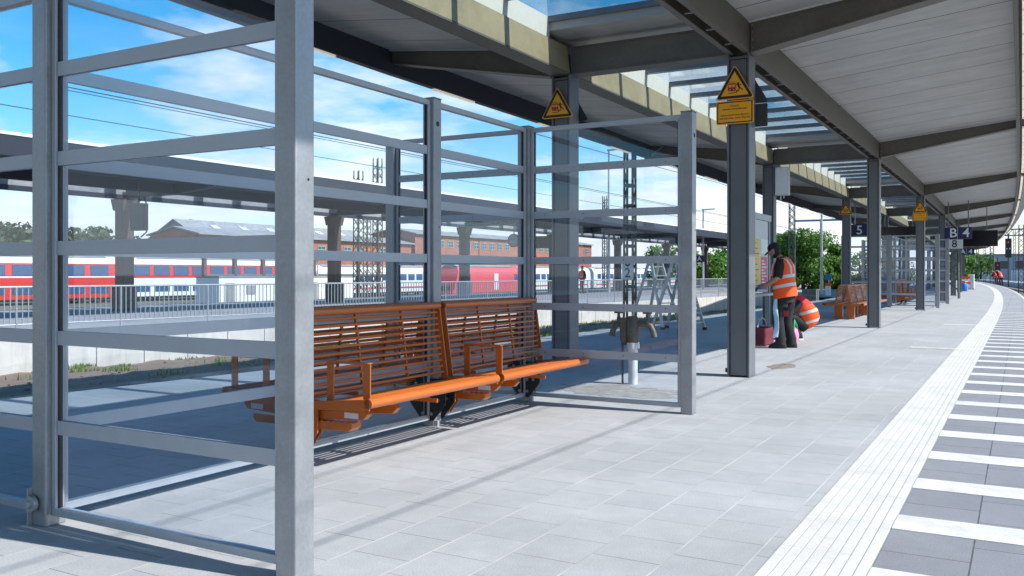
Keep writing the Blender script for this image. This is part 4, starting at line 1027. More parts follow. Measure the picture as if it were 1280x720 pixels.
def crouching_worker():
    """faces local +x, squatting behind the standing worker"""
    t = thing('person', 'crouching worker in orange vest squatting low behind the standing worker', 'person', (-3.78, 18.2, 0), R(200))
    J = [((-0.10, 0, 0.24), 0.13, 0.12), ((-0.03, 0, 0.48), 0.13, 0.12), ((0.06, 0, 0.70), 0.12, 0.10), ((0.15, 0, 0.80), 0.06), ((0.20, 0, 0.85), 0.055),
         ((0.08, 0.18, 0.70), 0.062), ((0.26, 0.24, 0.52), 0.045), ((0.45, 0.16, 0.40), 0.032), ((0.08, -0.18, 0.70), 0.062), ((0.26, -0.24, 0.52), 0.045), ((0.45, -0.16, 0.40), 0.032),
         ((-0.02, 0.12, 0.24), 0.09), ((0.30, 0.20, 0.46), 0.062), ((0.08, 0.16, 0.09), 0.043), ((-0.02, -0.12, 0.24), 0.09), ((0.30, -0.20, 0.46), 0.062), ((0.08, -0.16, 0.09), 0.043)]
    E = [(0, 1), (1, 2), (2, 3), (3, 4), (2, 5), (5, 6), (6, 7), (2, 8), (8, 9), (9, 10), (0, 11), (11, 12), (12, 13), (0, 14), (14, 15), (15, 16)]
    body = skin('body', J, E, M['skin'], t, 1)
    hb, c, f, u, s = head_mesh(t, (0.26, 0, 0.93), (0.85, 0, -0.5), (0.5, 0, 0.85), M['skin']); ho = hb.build('head', M['skin'], t, smooth=True); face_details(ho, c, f, u, s, False, M['hair'])
    b = MB(); b.loft([(c + u * z + f * o, f * a, s * w) for z, o, a, w in ((-0.04, -0.03, 0.08, 0.075), (0.02, -0.02, 0.09, 0.081), (0.07, -0.016, 0.10, 0.082), (0.11, -0.014, 0.07, 0.06), (0.126, -0.014, 0.03, 0.02))], 18); b.build('hair', M['hair'], ho, smooth=True)
    rings = [((-0.09, 0, 0.21), 0.13, 0.16), ((-0.12, 0, 0.28), 0.175, 0.205), ((-0.13, 0, 0.40), 0.20, 0.228), ((-0.09, 0, 0.54), 0.20, 0.235), ((-0.01, 0, 0.66), 0.175, 0.232), ((0.07, 0, 0.765), 0.125, 0.195), ((0.11, 0, 0.82), 0.07, 0.12)]
    b = MB(); b.loft([(c0, (a, 0, -0.06), (0, w, 0)) for c0, a, w in rings[:5]], 24, power=2.4); ve = b.build('vest', M['hivis'], t, smooth=True)
    b = MB(); b.loft([(c0, (a, 0, -0.06), (0, w, 0)) for c0, a, w in rings[4:]], 24, power=2.4); b.build('vest_shoulders', M['hivis_red'], t, smooth=True)
    def ra(z):
        for (c0, a0, w0), (c1, a1, w1) in zip(rings, rings[1:]):
            if c0[2] <= z <= c1[2]:
                k = (z - c0[2]) / (c1[2] - c0[2]); return ((c0[0] + (c1[0] - c0[0]) * k, 0, z), (a0 + (a1 - a0) * k + 0.004, 0, -0.06), (0, w0 + (w1 - w0) * k + 0.004, 0))
    for z0 in (0.33, 0.52):
        b = MB(); b.loft([ra(z0 + 0.055 * k / 3) for k in range(4)], 24, power=2.4, caps=False); b.build('reflective_band', M['silver'], ve, smooth=True)
    for q in (-1, 1):
        b = MB(); b.tube([(0.06, q * 0.15, 0.72), (0.15, q * 0.21, 0.62), (0.26, q * 0.24, 0.52)], [0.085, 0.08, 0.07], 12); b.build('sleeve', M['cloth_black'], t, smooth=True)
        b = MB(); b.tube([(-0.06, q * 0.10, 0.25), (0.14, q * 0.16, 0.38), (0.30, q * 0.20, 0.47), (0.27, q * 0.195, 0.40), (0.18, q * 0.18, 0.24), (0.08, q * 0.16, 0.07)], [0.115, 0.108, 0.088, 0.085, 0.08, 0.078], 12); b.build('trouser_leg', M['cloth_dark'], t, smooth=True)
        b = MB(); b.loft([((0.12 + xo, q * 0.16, z), (a, 0, 0), (0, w, 0)) for z, xo, a, w in ((0.0, 0.03, 0.145, 0.05), (0.03, 0.03, 0.148, 0.052), (0.075, 0.01, 0.12, 0.05), (0.13, -0.03, 0.07, 0.05))], 16, power=2.6); bo = b.build('shoe', M['cloth_black'], t, smooth=True)
        b = MB(); b.loft([((0.15, q * 0.16, z), (0.152, 0, 0), (0, 0.055, 0)) for z in (0.002, 0.028)], 16, power=2.6); b.build('sole', M['white'], bo)
        make_hand((0.45, q * 0.16, 0.40), (0.7, 0, -0.6), (0, -q, 0), (0.4, 0, 1), M['glove'], t, 'glove', 1.0, 0.6)
    return t
crouching_worker()
t = thing('cleaning_bag', 'pink cleaning bag with green straps standing by the feet of the workers', 'bag', (-3.76, 17.25, 0))
b = MB(); b.loft([((0, 0, z), (a, 0, 0), (0, w, 0)) for z, a, w in ((0.0, 0.08, 0.10), (0.04, 0.11, 0.13), (0.15, 0.115, 0.135), (0.24, 0.09, 0.12), (0.29, 0.04, 0.08))], 16, power=3)
b.build('bag', M['pink'], t, smooth=True)
for x in (-0.06, 0.06):
    b = MB(); b.tube([(x, -0.137, 0.05), (x, -0.138, 0.17), (x, -0.11, 0.33), (x * 0.6, 0.0, 0.42), (x, 0.11, 0.32), (x, 0.135, 0.15)], 0.014, 8); b.build('strap', M['green'], t, smooth=True)

def far_person(loc, rz, label, vestm, bend_=0.0, head=True):
    """small distant standing worker, faces local +x"""
    t = thing('person', label, 'person', loc, rz)
    k = bend_
    J = [((0, 0, 0.94), 0.13), ((0.05 * k, 0, 1.15), 0.13), ((0.18 * k, 0, 1.42), 0.13), ((0.26 * k, 0, 1.52), 0.06), ((0.32 * k + 0.01, 0, 1.62), 0.075), ((0.34 * k + 0.02, 0, 1.70), 0.085),
         ((0.18 * k, 0.2, 1.42), 0.065), ((0.22 * k, 0.26, 1.15), 0.05), ((0.16 + 0.25 * k, 0.22, 0.93), 0.04), ((0.18 * k, -0.2, 1.42), 0.065), ((0.22 * k, -0.26, 1.15), 0.05), ((0.16 + 0.25 * k, -0.22, 0.93), 0.04),
         ((0.06, 0.1, 0.85), 0.09), ((0.09, 0.11, 0.48), 0.065), ((0.0, 0.12, 0.08), 0.045), ((-0.06, -0.1, 0.85), 0.09), ((0.0, -0.11, 0.48), 0.065), ((-0.12, -0.12, 0.08), 0.045)]
    E = [(0, 1), (1, 2), (2, 3), (3, 4), (4, 5), (2, 6), (6, 7), (7, 8), (2, 9), (9, 10), (10, 11), (0, 12), (12, 13), (13, 14), (0, 15), (15, 16), (16, 17)]
    skin('body', J, E, M['skin'], t, 1)
    b = MB(); b.loft([((x, 0, z), (a, 0, -0.03), (0, w, 0)) for x, z, a, w in ((0, 0.86, 0.17, 0.215), (0.05 * k, 1.1, 0.165, 0.205), (0.13 * k, 1.32, 0.165, 0.22), (0.18 * k, 1.45, 0.14, 0.21), (0.24 * k, 1.52, 0.08, 0.12))], 18); v = b.build('vest', vestm, t, smooth=True)
    b = MB(); b.loft([((0.05 * k, 0, z), (0.172, 0, -0.03), (0, 0.212, 0)) for z in (1.07, 1.13)], 18); b.build('reflective_band', M['silver'], v)
    b = MB()
    for q, x in ((1, 0.06), (-1, -0.06)): b.loft([((x * 0.5, q * 0.09, 0.95), (0.12, 0, 0), (0, 0.1, 0)), ((x + 0.03, q * 0.11, 0.5), (0.09, 0, 0), (0, 0.085, 0)), ((x - 0.06, q * 0.12, 0.05), (0.08, 0, 0), (0, 0.08, 0))], 12)
    b.build('trousers', M['cloth_dark'], t, smooth=True)
    b = MB()
    for q, x in ((1, 0.05), (-1, -0.07)): b.loft([((x, q * 0.12, z), (a, 0, 0), (0, 0.05, 0)) for z, a in ((0, 0.14), (0.05, 0.13), (0.1, 0.07))], 12)
    b.build('boots', M['shoe'], t, smooth=True)
    for q in (1, -1):
        b = MB(); b.tube([(0.18 * k, q * 0.18, 1.45), (0.22 * k, q * 0.26, 1.15), (0.14 + 0.25 * k, q * 0.225, 0.96)], [0.085, 0.065, 0.05], 10); b.build('sleeve', M['cloth_black'], t, smooth=True)
        make_hand((0.16 + 0.25 * k, q * 0.22, 0.93), (0.3, 0, -0.9), (1, 0, 0), (0, q, 0), M['skin'], t, 'hand', 0.95, 0.4)
    b = MB(); b.ball((0.34 * k + 0.005, 0, 1.735), (0.105, 0.092, 0.085), 12, 8); b.build('hair', M['hair'], t, smooth=True)
    return t
# ------------------------------------------------------------------ camera frame used only to look up where far things stand
CAMH = 1.30; YAW = R(29.7); FL = 1118.0
def at(px, d):
    s = (px - 640) / FL * d
    return (-math.sin(YAW) * d + math.cos(YAW) * s, math.cos(YAW) * d + math.sin(YAW) * s)
# (px, d) above are bearings and distances measured from the photograph; everything is placed in metres

# ------------------------------------------------------------------ concrete wall with railing
w = MB(); strip(w, lambda y: wall_x(y) - 0.18, wall_x, -14, 56, -1.0, 0.05, 1.5)
tag(w.build('retaining_wall', M['conc']), 'low pale concrete wall of cast sections behind the soil strip, under the railing', 'wall')
rl = thing('railing', 'galvanised steel railing with upright bars on top of the low concrete wall', 'railing', (0, 0, 0))
seg = 2.3; y = -12.0
while y < 54:
    ya, yb = y, y + seg; x = lambda q: wall_x(q) - 0.09
    p = MB(); p.tube([(x(ya), ya, 0.05), (x(ya), ya, 1.02)], 0.024, 8); p.box(x(ya) - 0.05, x(ya) + 0.05, ya - 0.05, ya + 0.05, 0.05, 0.065); p.build('post', M['galv'], rl)
    p = MB()
    p.tube([(x(ya), ya, 1.02), (x(yb), yb, 1.02)], 0.021, 8); p.tube([(x(ya), ya, 0.24), (x(yb), yb, 0.24)], 0.016, 8)
    n = int(seg / 0.115)
    for i in range(1, n): q = ya + seg * i / n; p.bar((x(q), q, 0.24), (x(q), q, 1.02), 0.018, 0.018, up=(1, 0, 0))
    p.build('bar_panel', M['galv'], rl); y += seg

# ------------------------------------------------------------------ the canopy over the far platform
fc = thing('platform_canopy', 'dark canopy over the far platform behind the railing', 'canopy', (0, 0, 0))
FY0, FY1 = -24.0, 99.0
def fbox(name, m, *a, **k): b = MB(); b.box(*a); return b.build(name, M[m], fc, **k)
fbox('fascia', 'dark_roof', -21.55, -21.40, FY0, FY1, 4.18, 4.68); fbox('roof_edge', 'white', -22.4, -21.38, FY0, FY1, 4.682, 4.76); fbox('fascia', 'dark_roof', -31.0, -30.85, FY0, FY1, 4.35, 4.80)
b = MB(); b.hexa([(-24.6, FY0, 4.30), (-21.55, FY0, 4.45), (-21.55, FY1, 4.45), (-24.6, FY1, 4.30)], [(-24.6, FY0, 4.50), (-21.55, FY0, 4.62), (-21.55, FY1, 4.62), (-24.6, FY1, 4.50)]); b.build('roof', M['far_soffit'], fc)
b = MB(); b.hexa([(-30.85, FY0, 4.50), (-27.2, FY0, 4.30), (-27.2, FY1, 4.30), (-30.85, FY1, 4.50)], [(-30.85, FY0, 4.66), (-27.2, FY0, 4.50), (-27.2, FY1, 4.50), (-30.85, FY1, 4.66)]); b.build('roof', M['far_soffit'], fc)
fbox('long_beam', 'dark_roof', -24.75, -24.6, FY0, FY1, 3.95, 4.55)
fbox('long_beam', 'dark_roof', -27.45, -27.2, FY0, FY1, 3.90, 4.05)
fbox('pale_lining', 'slate', -27.40, -27.25, FY0, FY1, 4.055, 4.60)
b = MB(); y = FY0
while y < FY1: b.box(-27.2, -24.75, y, y + 0.45, 4.45, 4.58); y += 1.9
b.build('glazing_bars', M['dark_roof'], fc)
for i in range(-3, 8):
    y = 20.5 + 11.0 * i
    b = MB(); b.box(-27.55, -27.1, y - 0.22, y + 0.22, 0.0, 3.6); b.build('column', M['brown_post'], fc, bevel=0.01)
    b = MB(); b.hexa([(-27.6, y - 0.26, 3.5), (-27.05, y - 0.26, 3.5), (-27.05, y + 0.26, 3.5), (-27.6, y + 0.26, 3.5)], [(-27.68, y - 0.3, 3.9), (-26.97, y - 0.3, 3.9), (-26.97, y + 0.3, 3.9), (-27.68, y + 0.3, 3.9)]); b.build('capital', M['brown_post'], fc)
    b = MB(); b.box(-27.62, -27.03, y - 0.29, y + 0.29, 0.0, 0.9); b.build('plinth', M['offwhite'] if i in (-1, 2) else M['dark_roof'], fc)
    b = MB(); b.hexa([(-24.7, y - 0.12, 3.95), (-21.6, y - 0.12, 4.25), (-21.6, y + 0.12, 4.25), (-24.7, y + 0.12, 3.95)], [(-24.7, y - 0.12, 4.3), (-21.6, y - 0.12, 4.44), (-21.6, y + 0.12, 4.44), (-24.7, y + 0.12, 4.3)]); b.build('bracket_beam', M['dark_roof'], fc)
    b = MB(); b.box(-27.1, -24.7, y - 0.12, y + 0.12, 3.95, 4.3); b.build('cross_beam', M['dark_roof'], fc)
# things on the far platform
t = thing('station_clock', 'round dark clock hanging under the far canopy in front of the brick building', 'clock', (-24.0, 42.3, 3.1))
b = MB(); b.tube([(0, -0.09, 0), (0, 0.09, 0)], 0.36, 24); b.build('case', M['dark'], t)
b = MB(); b.tube([(0, -0.10, 0), (0, -0.091, 0)], 0.30, 24); b.build('face', M['slate'], t)
b = MB(); b.bar((0, -0.105, 0), (0.1, -0.105, 0.12), 0.01, 0.03); b.bar((0, -0.105, 0), (-0.16, -0.105, 0.13), 0.01, 0.02); b.build('hands', M['black'], t)
b = MB(); b.tube([(0, 0, 0.36), (0, 0, 1.25)], 0.03, 8); b.build('hanger', M['dark'], t)
hang_sign('train_display', 'dark departure display hanging under the far canopy right of the clock', 'display', (-25.6, 48.5, 2.85), 1.5, 0.75, M['screen'], (), 4.2, (-0.4, 0.4))
hang_sign('platform_sign', 'small dark blue sign with a white letter A under the far canopy', 'sign', (-22.6, 70.0, 2.22), 0.85, 0.55, M['navy'], (('A', 0.5, 0.05, M['white']),), 4.3, (-0.2, 0.2))
t = thing('information_box', 'dark box with curved pipes hung beside a brown post of the far canopy', 'sign', (-24.1, 18.6, 2.65))
b = MB(); b.box(-0.30, 0.30, -0.12, 0.12, 0, 0.85); b.build('housing', M['dark_roof'], t, bevel=0.02)
b = MB(); b.tube([(-0.1, 0, 0.85), (0.25, 0, 1.05), (0.36, 0, 0.8), (0.36, 0, -0.05), (0.1, 0, -0.2)], 0.025, 8); b.tube([(0, 0, 0.85), (0, 0, 1.6)], 0.03, 8); b.build('pipe', M['dark'], t)
far_person((-25.0, 53.1, 0), R(250), 'distant person in an orange vest walking on the far platform', M['hivis_red'])
for i, (px, d, top) in enumerate(((448, 60, 8.2), (472, 62, 9.3), (459, 78, 8.0), (757, 84, 8.6))):
    x, y = at(px, d); far_mast(x, y, top, ['short green lattice mast showing above the far canopy', 'tall green lattice mast with a thin top rod above the far canopy', 'lattice mast in front of the grey hall roof', 'distant lattice mast beyond the far canopy left of the number-plate mast'][i], 0.5)
def lamp_post(px, d, h, lab):
    x, y = at(px, d); t = thing('lamp_post', lab, 'lamp post', (x, y, -1.4), 0, 'lamp posts in the yard')
    b = MB(); b.tube([(0, 0, 0), (0, 0, h + 1.4)], [0.11, 0.06], 8); b.build('pole', M['galv'], t)
    b = MB(); b.hexa([(-0.1, -0.1, h + 1.4), (1.0, -0.1, h + 1.45), (1.0, 0.1, h + 1.45), (-0.1, 0.1, h + 1.4)], [(-0.1, -0.1, h + 1.5), (1.0, -0.1, h + 1.53), (1.0, 0.1, h + 1.53), (-0.1, 0.1, h + 1.5)]); b.build('lamp_head', M['galv'], t)
lamp_post(761, 62, 9.8, 'tall lamp post left of the number-plate mast')
lamp_post(879, 75, 6.6, 'shorter lamp post right of the shelter end post')
lamp_post(1027, 62, 6.0, 'slim pole with a lamp standing in front of the green trees')
lamp_post(397, 95, 3.3, 'small lamp post in front of the brick building beside the thick shelter post')
x, y = at(990, 72)
def gantry(t):
    b = MB(); b.box(0.2, 4.2, -0.08, 0.08, 6.85, 7.0); b.tube([(2.2, 0, 6.85), (2.2, 0, 5.5)], 0.04, 6); b.build('beam', M['blue_grey'], t)
far_mast(x, y, 7.0, 'lattice mast with a long side beam in front of the green trees', 0.45, arm=gantry)

# ------------------------------------------------------------------ trains in the yard
def carriage(loc, L, label, kind, rz=0.0, group='parked trains in the yard'):
    """local: runs along +y, side facing +x is seen; z = rail level"""
    H = 4.5 if kind in ('red', 'redwhite') else 3.8
    t = thing('railway_carriage', label, 'train', loc, rz, group)
    sec = [(-1.40, 0.5), (1.40, 0.5), (1.42, H * 0.45), (1.36, H - 0.75), (1.0, H - 0.2), (0.4, H), (-0.4, H), (-1.0, H - 0.2), (-1.36, H - 0.75), (-1.42, H * 0.45)]
    mm = {'red': 'train_red', 'redwhite': 'train_red', 'white': 'train_white', 'loco': 'loco_red'}[kind]
    b = MB()
    if kind == 'loco':
        b.prism(sec, lambda u, v, w: (u, w + (0.5 * (v - 0.5) if w < 1 else 0), v), 0.0, L)
    else: b.prism(sec, lambda u, v, w: (u, w, v), 0.15, L - 0.15)
    b.build('body', M[mm], t)
    if kind in ('red', 'redwhite'):
        b = MB(); b.prism([(-1.41, 3.72), (1.41, 3.72), (1.37, H - 0.72), (1.01, H - 0.16), (0.4, H + 0.03), (-0.4, H + 0.03), (-1.01, H - 0.16), (-1.37, H - 0.72)], lambda u, v, w: (u, w, v), 0.13, L - 0.13); b.build('roof_skin', M['offwhite'], t)
    b = MB(); b.prism([(-1.1, H - 0.2), (1.1, H - 0.2), (0.5, H + 0.02), (-0.5, H + 0.02)], lambda u, v, w: (u, w, v + 0.03), 1.5, L - 1.5); b.build('roof_cover', M['slate'], t)
    b = MB(); b.box(-1.2, 1.2, 0.6, L - 0.6, 0.28, 0.498); b.build('underframe', M['train_grey'], t)
    for yy in (2.8, L - 2.8):
        b = MB()
        for d in (-1.2, 1.2):
            for s in (-1, 1): b.tube([(s * 0.70, yy + d, 0.46), (s * 0.84, yy + d, 0.46)], 0.46, 14)
        b.box(0.86, 0.98, yy - 1.7, yy + 1.7, 0.38, 0.62); b.build('bogie', M['train_grey'], t)
    if kind in ('red', 'redwhite'):
        b = MB(); b.box(1.425, 1.435, 0.3, L - 0.3, 2.42, 2.56) if kind == 'red' else b.box(1.425, 1.440, 0.3, L - 0.3, 0.52, 2.35); b.build('white_band', M['train_white'], t)
        rows = ((2.62, 3.6), (0.95, 1.60)); n = int(L / 2.5)
        for z0, z1 in rows:
            for i in range(n):
                y0 = 0.9 + i * (L - 1.8) / n
                b = MB(); b.box(1.37, 1.445, y0, y0 + 1.9, z0, z1); b.build('window', M['train_glass'], t)
    elif kind == 'white':
        b = MB(); b.box(1.42, 1.432, 0.3, L - 0.3, 0.95, 1.15); b.build('red_stripe', M['train_red'], t)
        n = int(L / 2.0)
        for i in range(n):
            y0 = 1.6 + i * (L - 3.0) / n
            b = MB(); b.box(1.36, 1.432, y0, y0 + 1.35, 1.95, 2.75); b.build('window', M['train_glass'], t)
        for yy in (0.45, L - 1.15):
            b = MB(); b.box(1.40, 1.434, yy, yy + 0.7, 0.7, 2.8); b.build('door', M['offwhite'], t)
    else:
        for yy in (3.0, L - 1.6):
            b = MB(); b.box(1.36, 1.43, yy, yy + 0.8, 2.0, 2.75); b.build('window', M['train_glass'], t)
        b = MB(); b.box(1.38, 1.435, L * 0.58, L * 0.58 + 1.0, 0.8, 2.8); b.build('door', M['offwhite'], t)
        b = MB(); b.box(-1.1, 1.1, -0.02, 0.02, 0.8, 1.4); b.build('buffer_beam', M['train_grey'], t)
    return t
ZR = -1.5
carriage((-78, 32.7, ZR), 24.5, 'red double-deck carriage with blue windows at the left edge of the view', 'red')
carriage((-78, 57.6, ZR), 26, 'double-deck carriage with red top and white lower half behind the near glass', 'redwhite')
carriage((-70, 76, ZR), 24, 'white coach with a red stripe parked behind the bench left of the shelter mid post', 'white')
carriage((-58, 85.5, ZR), 16, 'faded red locomotive with a sloping front seen above the benches', 'loco')
carriage((-62, 108, ZR), 24, 'white coach directly right of the faded red locomotive', 'white')
carriage((-62, 133, ZR), 24, 'white coach behind the person in the orange vest on the far platform', 'white')
carriage((-62, 158, ZR), 24, 'white coach behind the number-plate mast', 'white')
carriage((-62, 183, ZR), 24, 'farthest white coach at the right end of the white train', 'white')
for i, (yy, lab) in enumerate(((46, 'white site cabin in the yard, leftmost, in front of the red train'), (55, 'white site cabin in the yard behind the thick front shelter post'))):
    t = thing('site_cabin', lab, 'cabin', (-52, yy, ZR), 0, 'white site cabins in the yard')
    b = MB(); b.box(-1.2, 1.2, 0, 6, 0, 2.5); b.build('body', M['white'], t)
    b = MB(); b.box(1.2, 1.22, 0.6, 1.5, 0.1, 2.1); b.build('door', M['slate'], t)
    b = MB(); b.box(1.2, 1.22, 2.6, 3.6, 1.2, 1.9); b.build('window', M['slate'], t)
    b = MB(); b.box(-1.25, 1.25, -0.05, 6.05, 2.5, 2.6); b.build('roof', M['slate'], t)

t = thing('steel_frame', 'dark open steel frame of posts and two long pipes in front of the brick workshop', 'steel frame', (-66, 58, ZR))
b = MB()
for z in (2.6, 4.4): b.tube([(0, 0, z), (0, 30, z)], 0.16, 8)
b.build('pipe', M['train_grey'], t)
for i in range(9):
    b = MB(); b.box(-0.17, 0.17, i * 3.7 - 0.17, i * 3.7 + 0.17, 0, 5.0); b.build('post', M['brown_post'], t)
# ------------------------------------------------------------------ brick workshop and grey hall
def brick_building(y0, LB, HB, label):
    bd = thing('brick_building', label, 'building', (-100, y0, -1.5), 0, 'red brick workshops')
    b = MB(); b.box(-10, 0, 0, LB, 0, HB); b.prism([(-10, HB), (0, HB), (-5, HB + 0.9)], lambda u, v, w: (u, w, v), 0.0, 0.3); b.build('wall', M['brick'], bd)
    b = MB(); b.prism([(-10.6, HB - 0.12), (-10.6, HB + 0.06), (-5, HB + 1.2), (0.6, HB + 0.06), (0.6, HB - 0.12), (-5, HB + 1.0)], lambda u, v, w: (u, w, v), -0.5, LB + 0.5); b.build('roof', M['slate'], bd)
    b = MB(); b.box(0, 0.12, 0, LB, HB - 0.55, HB - 0.25); b.build('cornice', M['brick'], bd)
    n = int((LB - 2) / 3.25)
    for row, (z0, h) in enumerate(((HB - 2.4, 1.35), (1.6, 2.6))):
        for i in range(n):
            y0 = 1.4 + i * 3.25
            if (i * 7 + row * 3) % 11 == 0: continue
            b = MB(); b.box(0.002, 0.05, y0, y0 + 1.9, z0, z0 + h); f_ = b.build('window', M['win_glass'], bd)
            b = MB()
            for yy in (y0, y0 + 0.9, y0 + 1.8): b.box(0.051, 0.09, yy, yy + 0.1, z0, z0 + h)
            for zz in (z0, z0 + h * 0.5, z0 + h - 0.1): b.box(0.051, 0.088, y0 + 0.1, y0 + 1.8, zz, zz + 0.1)
            b.build('frame', M['teal'], f_)
    for k in range(1, int(LB / 23) + 1):
        yy = k * 22.75 + 0.1
        if yy < LB: b = MB(); b.tube([(0.12, yy, 0), (0.12, yy, HB - 0.3)], 0.07, 8); b.build('downpipe', M['dark'], bd)
brick_building(87, 50, 8.4, 'lower red brick workshop with a gable end, behind the thick front shelter post')
brick_building(138.2, 80, 10.4, 'taller long red brick workshop with small teal-framed windows above the benches')
hl = thing('grey_hall', 'large grey-roofed hall standing behind the brick workshop', 'building', (-125, 109, -1.5))
b = MB(); b.box(-13, 0, 0, 48, 0, 9.0); b.prism([(-13, 9.0), (0, 9.0), (-6.5, 12.3)], lambda u, v, w: (u, w, v), 0.0, 0.3); b.build('wall', M['slate'], hl)
b = MB(); b.prism([(-13.6, 8.8), (-13.6, 9.0), (-6.5, 12.6), (0.6, 9.0), (0.6, 8.8), (-6.5, 12.4)], lambda u, v, w: (u, w, v), -0.5, 48.5); b.build('roof', mat('corrugated_grey', (0.30, 0.30, 0.29), 0.6, noise=0.3, scale=1.2), hl)
for i in range(6):
    b = MB(); y0 = 6 + i * 7.0; b.hexa([(-2, y0, 10.2), (-4.5, y0, 11.45), (-4.5, y0 + 1.6, 11.45), (-2, y0 + 1.6, 10.2)], [(-2, y0, 10.5), (-4.5, y0, 11.75), (-4.5, y0 + 1.6, 11.75), (-2, y0 + 1.6, 10.5)]); b.build('skylight', M['offwhite'], hl)

# ------------------------------------------------------------------ trees
def tree(px, d, zbase, ztop, rad, label, m='leaf', n=3500, leaf=0.16, low=0.12, name='tree', group='trees beyond the tracks', seed=1, pos=None):
    rnd = random.Random(seed * 77 + int(px)); x, y = pos or at(px, d)
    t = thing(name, label, 'tree', (x, y, zbase), rnd.random() * 6, group)
    H = ztop - zbase
    b = MB(); b.tube([(0, 0, 0), (0.05, 0, H * 0.3), (0.0, 0.06, H * 0.55), (0.1, 0, H * 0.85)], [rad * 0.075, rad * 0.06, rad * 0.04, 0.02], 8)
    for i in range(7):
        a = i * 2.4; z = H * (0.22 + 0.08 * i); L = rad * (0.85 - 0.07 * i)
        b.tube([(0, 0, z), (L * 0.5 * math.cos(a), L * 0.5 * math.sin(a), z + H * 0.10), (L * math.cos(a), L * math.sin(a), z + H * 0.16)], [rad * 0.03, rad * 0.02, 0.015], 6)
    b.build('trunk', M['bark'], t)
    clumps = []
    for i in range(46):
        u = rnd.random(); z = low + (1 - low) * (0.08 + 0.84 * u); prof = math.sin(PI * min(1, 0.18 + 0.82 * (1 - u) ** 0.8)) ** 0.55 if u > 0.25 else 0.75 + u
        rr = rad * prof * rnd.uniform(0.35, 0.85); a = rnd.random() * 6.283
        clumps.append((rr * math.cos(a), rr * math.sin(a), z * H, rad * rnd.uniform(0.16, 0.46)))
    b = MB()
    for i in range(n):
        cx, cy, cz, cr = clumps[rnd.randrange(len(clumps))]
        dv = Vector((rnd.gauss(0, 1), rnd.gauss(0, 1), rnd.gauss(0, 1))).normalized() * cr * (rnd.random() ** 0.35)
        p = Vector((cx, cy, cz)) + Vector((dv.x, dv.y, dv.z * 0.85))
        if p.z > H: p.z = H - rnd.random() * 0.1 * H
        if p.z < 0.1: p.z = 0.1 + rnd.random() * 0.3
        nr = (dv.normalized() + Vector((rnd.gauss(0, .5), rnd.gauss(0, .5), rnd.gauss(0, .5) + 0.4))).normalized()
        a1 = nr.orthogonal().normalized(); a1.rotate(Matrix.Rotation(rnd.random() * 6.28, 3, nr)); a2 = nr.cross(a1); s = leaf * rnd.uniform(0.6, 1.5)
        b.add([p - a1 * s, p + a2 * s * 0.55 + nr * s * 0.1, p + a1 * s, p - a2 * s * 0.55 + nr * s * 0.1], [(0, 1, 2, 3)])
    b.build('crown', M[m], t)
    return t
tree(978, 84, -0.3, 5.0, 2.5, 'bright green bushy tree directly behind the standing worker', n=15000, leaf=0.115, low=0.0, seed=1)
tree(1004, 80, -0.3, 5.3, 2.6, 'tallest bright green bushy tree between the worker and the third left column', n=15000, leaf=0.115, low=0.0, seed=2)
tree(1033, 83, -0.3, 4.0, 2.2, 'bright green bushy tree just left of the third left column', n=15000, leaf=0.115, low=0.0, seed=3)
tree(828, 150, -1.5, 6.2, 3.6, 'rounded distant tree between the number-plate mast and the shelter end post', n=2600, leaf=0.3, seed=4)
tree(884, 108, -1.5, 3.9, 2.8, 'small distant tree right of the shelter end post', n=2600, leaf=0.22, low=0.0, seed=5)
tree(905, 112, -1.5, 4.6, 3.2, 'distant tree partly hidden by the nearest right column', n=2600, leaf=0.22, low=0.0, seed=6)
for i, (px, d, zt, r_, lab) in enumerate(((8, 140, 9.4, 7.0, 'dark tree at the left edge of the view beyond the red train'), (45, 146, 8.6, 6.5, 'dark round tree beyond the red train left of the first post'), (96, 150, 9.0, 6.5, 'dark tree beyond the red train right of the first post'),
                                            (143, 156, 7.8, 6.0, 'low dark tree between the two brown posts of the far canopy'))):
    tree(px, d, -1.5, zt, r_, lab, 'leaf_dark', n=2600, leaf=0.5, seed=10 + i)
tree(322, 178, -1.5, 12.6, 4.0, 'treetop showing above the grey hall roof', 'leaf_dark', n=1500, leaf=0.5, seed=20, pos=(-150, 128))
for i, (px, d, zt, lab) in enumerate(((1075, 95, 3.6, 'low bush seen through the far shelter under the 5 sign'), (1118, 110, 3.2, 'low bush seen through the far shelter glass'))):
    tree(px, d, -0.3, zt, 2.6, lab, n=1800, low=0.0, name='bush', seed=30 + i)

# weeds on the soil strip: uncountable
rnd = random.Random(5); b = MB()
for c in range(150):
    y = rnd.uniform(0, 50); x0, x1 = wall_x(y), left_edge(y); f = rnd.random() ** 1.6; x = x0 + 0.1 + (x1 - x0 - 0.4) * f
    sz = rnd.uniform(0.4, 1.0)
    for i in range(rnd.randint(20, 60)):
        px_, py_ = x + rnd.gauss(0, 0.12), y + rnd.gauss(0, 0.16); h = rnd.uniform(0.04, 0.13) * sz; a = rnd.random() * 6.28; dx, dy = math.cos(a) * 0.02, math.sin(a) * 0.02; l = h * 0.5
        z = soil_z(px_, py_) + 0.02 + 0.07 * mn.noise(Vector((px_ * 1.6, py_ * 1.6, 0)))
        b.add([(px_ - dx, py_ - dy, z - 0.03), (px_ + dx, py_ + dy, z - 0.03), (px_ + dy * l * 30 + dx * .3, py_ - dx * l * 30, z + h)], [(0, 1, 2)])
tag(b.build('weeds', M['grass']), kind='stuff')
rnd = random.Random(8); b = MB()
